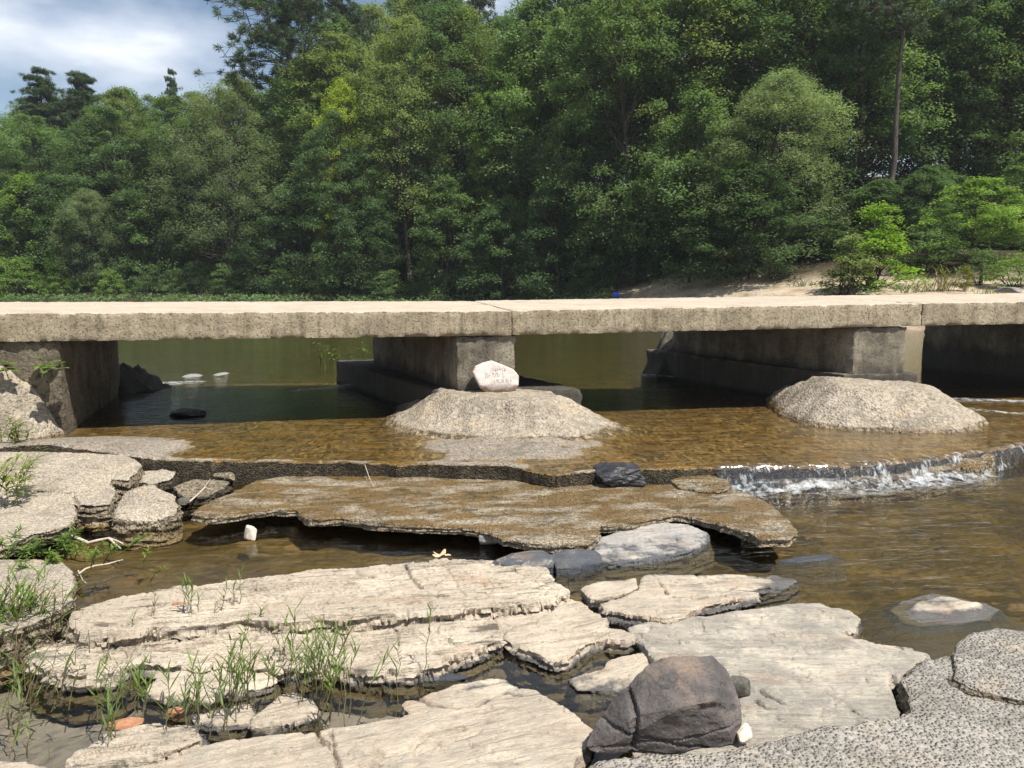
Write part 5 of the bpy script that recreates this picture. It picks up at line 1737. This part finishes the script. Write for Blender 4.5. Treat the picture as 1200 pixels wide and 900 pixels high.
bush(0, 'dark bush where the path leaves the sand, left side', 700, 298, 45.0, DK, 0.9)
bush(1, 'bright light green bush at the left end of the shore', 18, 298, 52.5, BR, 1.1)
bush(0, 'second light green bush at the left end of the shore', 68, 306, 52.5, (0.11, 0.18, 0.03), 0.9)
bush(1, 'lit bush under the low willow', 130, 312, 52.0, BR, 0.8)
x = -46.0
while x < 4.5:
    X = x + rgt.uniform(-0.6, 0.6)
    x += 1.9
    Yd = float(shore(X)) + rgt.uniform(0.6, 2.2)
    px = 600 + 900 * X / Yd * 1.006
    f = 1 if px < 130 else 0
    bush(rgt.randrange(2), 'low dark green bush of the fringe along the far waterline', px, rgt.uniform(300, 326), Yd, (BR if rgt.random() < 0.5 * f else [DK, MD, MD][rgt.randrange(3)]), rgt.uniform(0.8, 1.15), group='bushes along the far waterline')

px = 765
while px < 1230:
    p_ = px + rgt.uniform(-6, 6)
    px += 20
    if 735 < p_ < 790: continue
    bush(rgt.randrange(2), 'dark bush along the back edge of the sand, under the trees', p_, rgt.uniform(268, 300), rgt.uniform(42, 46) if p_ < 960 else rgt.uniform(36, 39.5), [DK, MD, DK, GG][rgt.randrange(4)], rgt.uniform(0.9, 1.25), group='bushes along the back of the sand')

# ground cover along the far shore
rg = np.random.RandomState(9)
n = 34000
X = rg.uniform(-50, 26, n)
s = rg.uniform(-1.6, 5.0, n)
Yv = shore(X) + s + np.where(X > 10, 9.0, 0.0)
keep = (X < 5.2) | (Yv > 33)
keep &= ~((np.abs(X - 8.0) < 2.2) & (Yv < 56))
keep &= (X < 5.5) | (Yv > 40)
keep &= fbm(X * 0.5, Yv * 0.5, 2, 2) > -0.25
X, Yv = X[keep], Yv[keep]
Z = ground_z(X, Yv) + rg.uniform(0.0, 0.55, len(X)) ** 1.5
V, F = leaves(np.stack([X, Yv, Z], 1), np.tile([0, -0.3, 1.0], (len(X), 1)), 0.26, rg, 0.45, jitter=0.7)
o = tag(link('undergrowth', mkmesh('undergrowth', V, F, [m_leaf])), 'low leafy ground cover along the far shore', 'undergrowth', kind='stuff')
o.color = (*MD, 1)


# ------------------------------------------------------------------ small plants
def lance_plant(name, label, base, H, nst, ll, col, seed, lean=(0.25, 0.0), spread=0.35, per=14, aspect=0.16, width=None, cat='plant', group=None, lw=0.004, first=0.35, droop=0.35, upw=0.55, stemcol=None):
    rg = np.random.RandomState(seed)
    e = empty(name, tuple(base), label, cat, group)
    st, lf = Geo(), Geo()
    for i in range(nst):
        b = np.array([rg.normal(0, spread * 0.35), rg.normal(0, spread * 0.25), -0.03])
        h = H * rg.uniform(0.6, 1.05)
        tip = b + np.array([rg.normal(lean[0], spread * 0.5) * h, rg.normal(lean[1], spread * 0.5) * h, h])
        p = limb_path(b, tip, rg, 0.04, 7, 0.03)
        st.add(*tube(p, np.linspace(lw, lw * 0.4, 7), 5))
        for k in range(per):
            t = first + (1 - first) * (k + rg.uniform(0, 0.6)) / per
            c = np.array([np.interp(t, np.linspace(0, 1, 7), p[:, j]) for j in range(3)])
            a = rg.uniform(0, 2 * np.pi)
            L_ = ll * rg.uniform(0.6, 1.15) * (1.1 - 0.35 * t)
            d = np.array([math.cos(a), math.sin(a), upw + rg.uniform(-0.2, 0.3)]) + np.array([lean[0], 0, 0])
            d /= np.linalg.norm(d)
            side = np.cross(d, [0, 0, 1]); side /= max(np.linalg.norm(side), 1e-6)
            w = L_ * aspect * 0.5
            tt_ = np.array([0, 0.3, 0.65, 1.0])
            mid = c + np.outer(tt_ * L_, d) + np.outer(-droop * L_ * tt_ ** 2, [0, 0, 1])
            ww = np.array([0.25, 1.0, 0.75, 0.04]) * w
            Vl = np.concatenate([mid + side * ww[:, None], mid - side * ww[:, None]])
            lf.add(Vl, np.array([[0, 1, 5, 4], [1, 2, 6, 5], [2, 3, 7, 6]]))
    for g, nm, mt, cc in ((st, 'stems', m_blade, stemcol or tuple(x * 0.9 for x in col)), (lf, 'leaves', m_blade, col)):
        if not g.V: continue
        o = bpy.data.objects.new(nm, g.mesh(nm, mt, 180))
        COL.objects.link(o)
        o.parent = e
        o.color = (*cc, 1)
    return e


GRN, LGR, YEL = (0.085, 0.15, 0.03), (0.13, 0.20, 0.04), (0.19, 0.23, 0.045)
DRY = (0.26, 0.20, 0.11)
lance_plant('willow_herb', 'yellow green willowy herb hanging over the bank slab at the left edge, upper one', U(0, 526, 0.28), 0.36, 12, 0.13, YEL, 1, (0.30, 0), 0.4, 24, 0.16)
lance_plant('willow_herb', 'yellow green willowy herb rooted at the second bank slab, lower one', U(-4, 588, 0.18), 0.46, 12, 0.14, YEL, 2, (0.32, 0), 0.4, 26, 0.16)
lance_plant('leafy_weed', 'small broad leaved bright weed growing against the abutment', np.array([-5.48, 8.45, 0.95]), 0.28, 6, 0.17, LGR, 3, (0.1, 0), 0.6, 9, 0.65, upw=0.3)
lance_plant('willow_herb', 'bushy light green herb growing out under the flat pale slab at the left', U(48, 656, 0.10), 0.19, 26, 0.09, LGR, 4, (0.35, -0.1), 0.8, 26, 0.16)
lance_plant('willow_herb', 'sprawling yellow herb at the water edge below the bleached twig', U(84, 660, 0.04), 0.13, 9, 0.08, YEL, 14, (0.4, -0.1), 0.9, 16, 0.16)
# grass clumps at the left edge
for i, (px, py, h, n_, lb) in enumerate(((6, 756, 0.42, 36, 'tall coarse grass clump against the lowest bank slab at the left edge'), (30, 744, 0.30, 26, 'coarse grass clump leaning over the layered ledge, right of the tall one'),
                                         (14, 808, 0.26, 14, 'green grass clump at the left rim of the grey puddle'), (18, 836, 0.18, 8, 'short grass at the left rim of the grey puddle, nearer than the green clump'),
                                         (4, 872, 0.16, 7, 'small grass tuft standing in the shallow water at the bottom left'))):
    lance_plant('grass_clump', lb, U(px, py, 0.05), h, n_, h * 0.62, (LGR, LGR, GRN, (0.15, 0.19, 0.06), LGR)[i], 20 + i, (0.28, 0), 0.30, 4, 0.065, cat='grass', lw=0.003, first=0.05, droop=0.25, upw=1.1, stemcol=DRY)
for i, (px, py, h) in enumerate(((26, 790, 0.25), (40, 775, 0.22))):
    lance_plant('dry_grass', ('bleached dead grass stalks at the left end of the layered ledge, nearer tuft', 'bleached dead grass stalks at the left end of the layered ledge, farther tuft')[i], U(px, py, 0.04), h, 22, h * 0.5, DRY, 40 + i, (0.05, 0), 0.8, 2, 0.04, cat='grass', lw=0.003, first=0.1, upw=0.6)
# reeds in the puddle and on the ledges
REEDS = [(370, 836, 0.45, 15, 'thick bunch of reeds at the right rim of the small rocks'), (395, 832, 0.48, 9, 'leaning reeds just right of the thick bunch'), (222, 852, 0.28, 5, 'short reeds at the left end of the low reed rock'),
         (240, 846, 0.40, 7, 'reeds left of the middle of the reed row'), (262, 850, 0.42, 9, 'reeds in the middle of the row, before the low reed rock'), (290, 840, 0.42, 7, 'reeds between the two small reed rocks'),
         (318, 812, 0.40, 8, 'reeds behind the right small rock, leaning right'), (345, 800, 0.36, 6, 'reeds against the dark edge of the ledge behind the small rocks'),
         (134, 874, 0.40, 5, 'tall reed sprig rising from the layered rock at the bottom left'), (150, 838, 0.30, 6, 'leafy reed sprig in the middle of the grey puddle'), (126, 826, 0.20, 4, 'thin reed sprig at the left of the leafy one in the grey puddle'),
         (136, 790, 0.14, 5, 'short green sprig below the dark split layers'), (462, 832, 0.46, 1, 'single reed standing at the right end of the puddle, near one'), (492, 808, 0.54, 1, 'single tall reed standing before the split ledge, far one'),
         (218, 724, 0.28, 4, 'green reed tuft at the crest of the highest pale ledge'), (190, 728, 0.20, 2, 'sparse sprig left of the green tuft on the highest pale ledge'), (236, 724, 0.17, 2, 'sparse sprig right of the green tuft on the highest pale ledge'),
         (274, 716, 0.28, 3, 'narrow reed tuft standing alone on the highest pale ledge'), (300, 728, 0.12, 2, 'tiny sprig in the crack below the highest pale ledge')]
for i, (px, py, h, n_, lb) in enumerate(REEDS):
    z = 0.0 if py > 735 else 0.10
    lance_plant('reed', lb, U(px, py, z), h, n_, 0.13 if h > 0.25 else 0.09, (LGR, (0.15, 0.22, 0.045), (0.12, 0.19, 0.04))[i % 3], 60 + i, (0.12, 0), 0.26 if n_ > 1 else 0.06, 7, 0.085, cat='reed', group='reeds of the puddle and ledges', lw=0.003, first=0.5, upw=1.3, droop=0.15,
                stemcol=(0.22, 0.21, 0.10))
for i, px in enumerate((378, 385, 391, 404, 413, 427)):
    lance_plant('water_plant', 'slender green water plant standing in the shallows upstream of the left opening', U(px, 432, 0.22), 0.55, 2, 0.16, LGR, 90 + i, (0.0, 0), 0.25, 9, 0.3, group='water plants upstream', lw=0.008, first=0.45, upw=0.3)
# grass on the sand
for i, (px, py, Yd, h, c, lb) in enumerate(((1100, 338, 29, 0.95, (0.20, 0.20, 0.06), 'yellowish dry grass clump on the sand'), (1067, 342, 29, 0.45, LGR, 'small bright grass tuft on the sand left of the dry clump'),
                                            (1150, 342, 27, 0.35, YEL, 'low yellow grass tuft at the right on the sand'), (938, 331, 34, 0.35, GRN, 'low grass tuft where the sand meets the willow'))):
    X = (px - 600) / 900 * Yd
    zz = float(ground_z(np.array([X]), np.array([Yd]))[0])
    lance_plant('grass_clump', lb, (X, Yd, zz), h, 34, h * 0.6, c, 110 + i, (0.05, 0), 0.9, 4, 0.06, cat='grass', lw=0.01, first=0.1, upw=0.9)

# bleached driftwood twigs
def twig(label, pts, z, r, forks=()):
    g = Geo()
    P = np.array([U(x, y, z) + (0, 0, h) for x, y, h in pts])
    g.add(*tube(P, np.linspace(r, r * 0.45, len(P)), 7))
    for f in forks:
        Q = np.array([U(x, y, z) + (0, 0, h) for x, y, h in f])
        g.add(*tube(Q, np.linspace(r * 0.7, r * 0.25, len(Q)), 6))
    tag(link('driftwood', g.mesh('driftwood', m_wood, 180), None, tuple(P[0])), label, 'driftwood')


twig('bleached forked twig sticking out over the brown pool from the left bank', [(74, 632, 0.06), (88, 635, 0.04), (104, 639, 0.02), (114, 637, 0.025), (128, 635, 0.03), (138, 637, 0.02), (145, 639, 0.01)], 0.02, 0.014, [[(128, 635, 0.03), (136, 640, 0.01), (142, 643, 0.0)]])
twig('thin pale twig lying in the shallow brown pool below the forked one', [(92, 678, 0.03), (100, 670, 0.02), (112, 666, 0.02), (126, 664, 0.02), (138, 659, 0.01), (144, 656, 0.0)], 0.0, 0.008, [[(92, 672, 0.02), (97, 680, 0.0), (102, 684, 0.0)]])
twig('short pale twig under the apron ledge left of the broken slab', [(222, 592, 0.03), (232, 586, 0.05), (240, 580, 0.07), (250, 581, 0.06)], 0.03, 0.009, [[(238, 582, 0.06), (247, 573, 0.10)]])
twig('dead reed stalk leaning from the apron ledge onto the broken slab', [(427, 543, 0.0), (432, 551, -0.06), (438, 559, -0.10)], 0.21, 0.004)

# fallen leaf floating on the pool
lp = U(517, 653, 0.006)
rg = np.random.RandomState(3)
a = np.linspace(0, 2 * np.pi, 40, endpoint=False)
rr = 0.055 * (1 + 0.35 * np.cos(5 * a))
V = np.stack([lp[0] + rr * np.cos(a), lp[1] + rr * 0.8 * np.sin(a), lp[2] + 0.012 + 0.03 * (rr / 0.07) ** 2 * np.abs(np.sin(a * 1.5))], 1)
V = np.concatenate([V, V - (0, 0, 0.002), [lp + (0, 0, 0.006)], [lp + (0, 0, 0.004)]])
F = [[i, (i + 1) % 40, 80] for i in range(40)] + [[(i + 1) % 40 + 40, i + 40, 81] for i in range(40)] + [[i + 40, (i + 1) % 40 + 40, (i + 1) % 40, i] for i in range(40)]
m_fallen = stone_mat('dry_leaf', (0.50, 0.33, 0.18), (0.60, 0.42, 0.25), (0.66, 0.48, 0.30), bumpd=0.002)
tag(link('fallen_leaf', mkmesh('fallen_leaf', V, F, [m_fallen]), None, tuple(lp)), 'curled tan fallen leaf floating on the brown pool', 'leaf')

# blue bag on the far sand, just over the deck edge
def hit(px, py):
    d = ray(px, py)
    t = np.linspace(16, 90, 3000)
    zz = EYE + d[2] * t - ground_z(d[0] * t, d[1] * t)
    k = int(np.argmax(zz < 0))
    return np.array([d[0] * t[k], d[1] * t[k], EYE + d[2] * t[k]])


M = Mat('blue_cloth')
m_blue = M.principled((0.05, 0.12, 0.62), 0.6, M.bump(M.noise(M.pos(obj=True), 12.0, 4), 0.02))
m_navy = Mat('dark_cloth').principled((0.03, 0.02, 0.06), 0.7)
hb = hit(722, 349.5)
sz = hb[1] / 900.0
bag = empty('blue_bag', tuple(hb), 'small bright blue bag lying on the sand at the start of the path', 'bag')
D, F = _ICO[4]
V = D * np.array([4.0 * sz, 4.0 * sz, 4.6 * sz]) * (1 + 0.18 * fbm(D[:, 0] * 2, D[:, 1] * 2, D[:, 2] * 2, 3))[:, None]
link('bag_body', mkmesh('bag_body', V + hb + (0, 0, 3.2 * sz), F, [m_blue], smooth=180), bag)
V = D * np.array([2.0 * sz, 2.0 * sz, 1.8 * sz]) * (1 + 0.2 * fbm(D[:, 0] * 3, D[:, 1] * 3, D[:, 2] * 3 + 5, 3))[:, None]
link('bag_top', mkmesh('bag_top', V + hb + (-0.3 * sz, 0, 7.8 * sz), F, [m_navy], smooth=180), bag)

# ------------------------------------------------------------------ thin summer air
hv = [(x, y, z) for z in (-2.5, 70.0) for x, y in ((-350, -65), (350, -65), (350, 450), (-350, 450))]
hf = [[3, 2, 1, 0], [4, 5, 6, 7], [0, 1, 5, 4], [1, 2, 6, 5], [2, 3, 7, 6], [3, 0, 4, 7]]
M = Mat('haze')
pv = M.n('ShaderNodeVolumePrincipled', {'Color': (0.80, 0.87, 0.93, 1), 'Density': 0.0004, 'Anisotropy': 0.1})
M.t.links.new(pv.outputs[0], M.out.inputs['Volume'])
tag(link('haze', mkmesh('haze', hv, hf, [M.m])), 'thin bluish summer haze over the river and the wood', 'haze', kind='stuff')
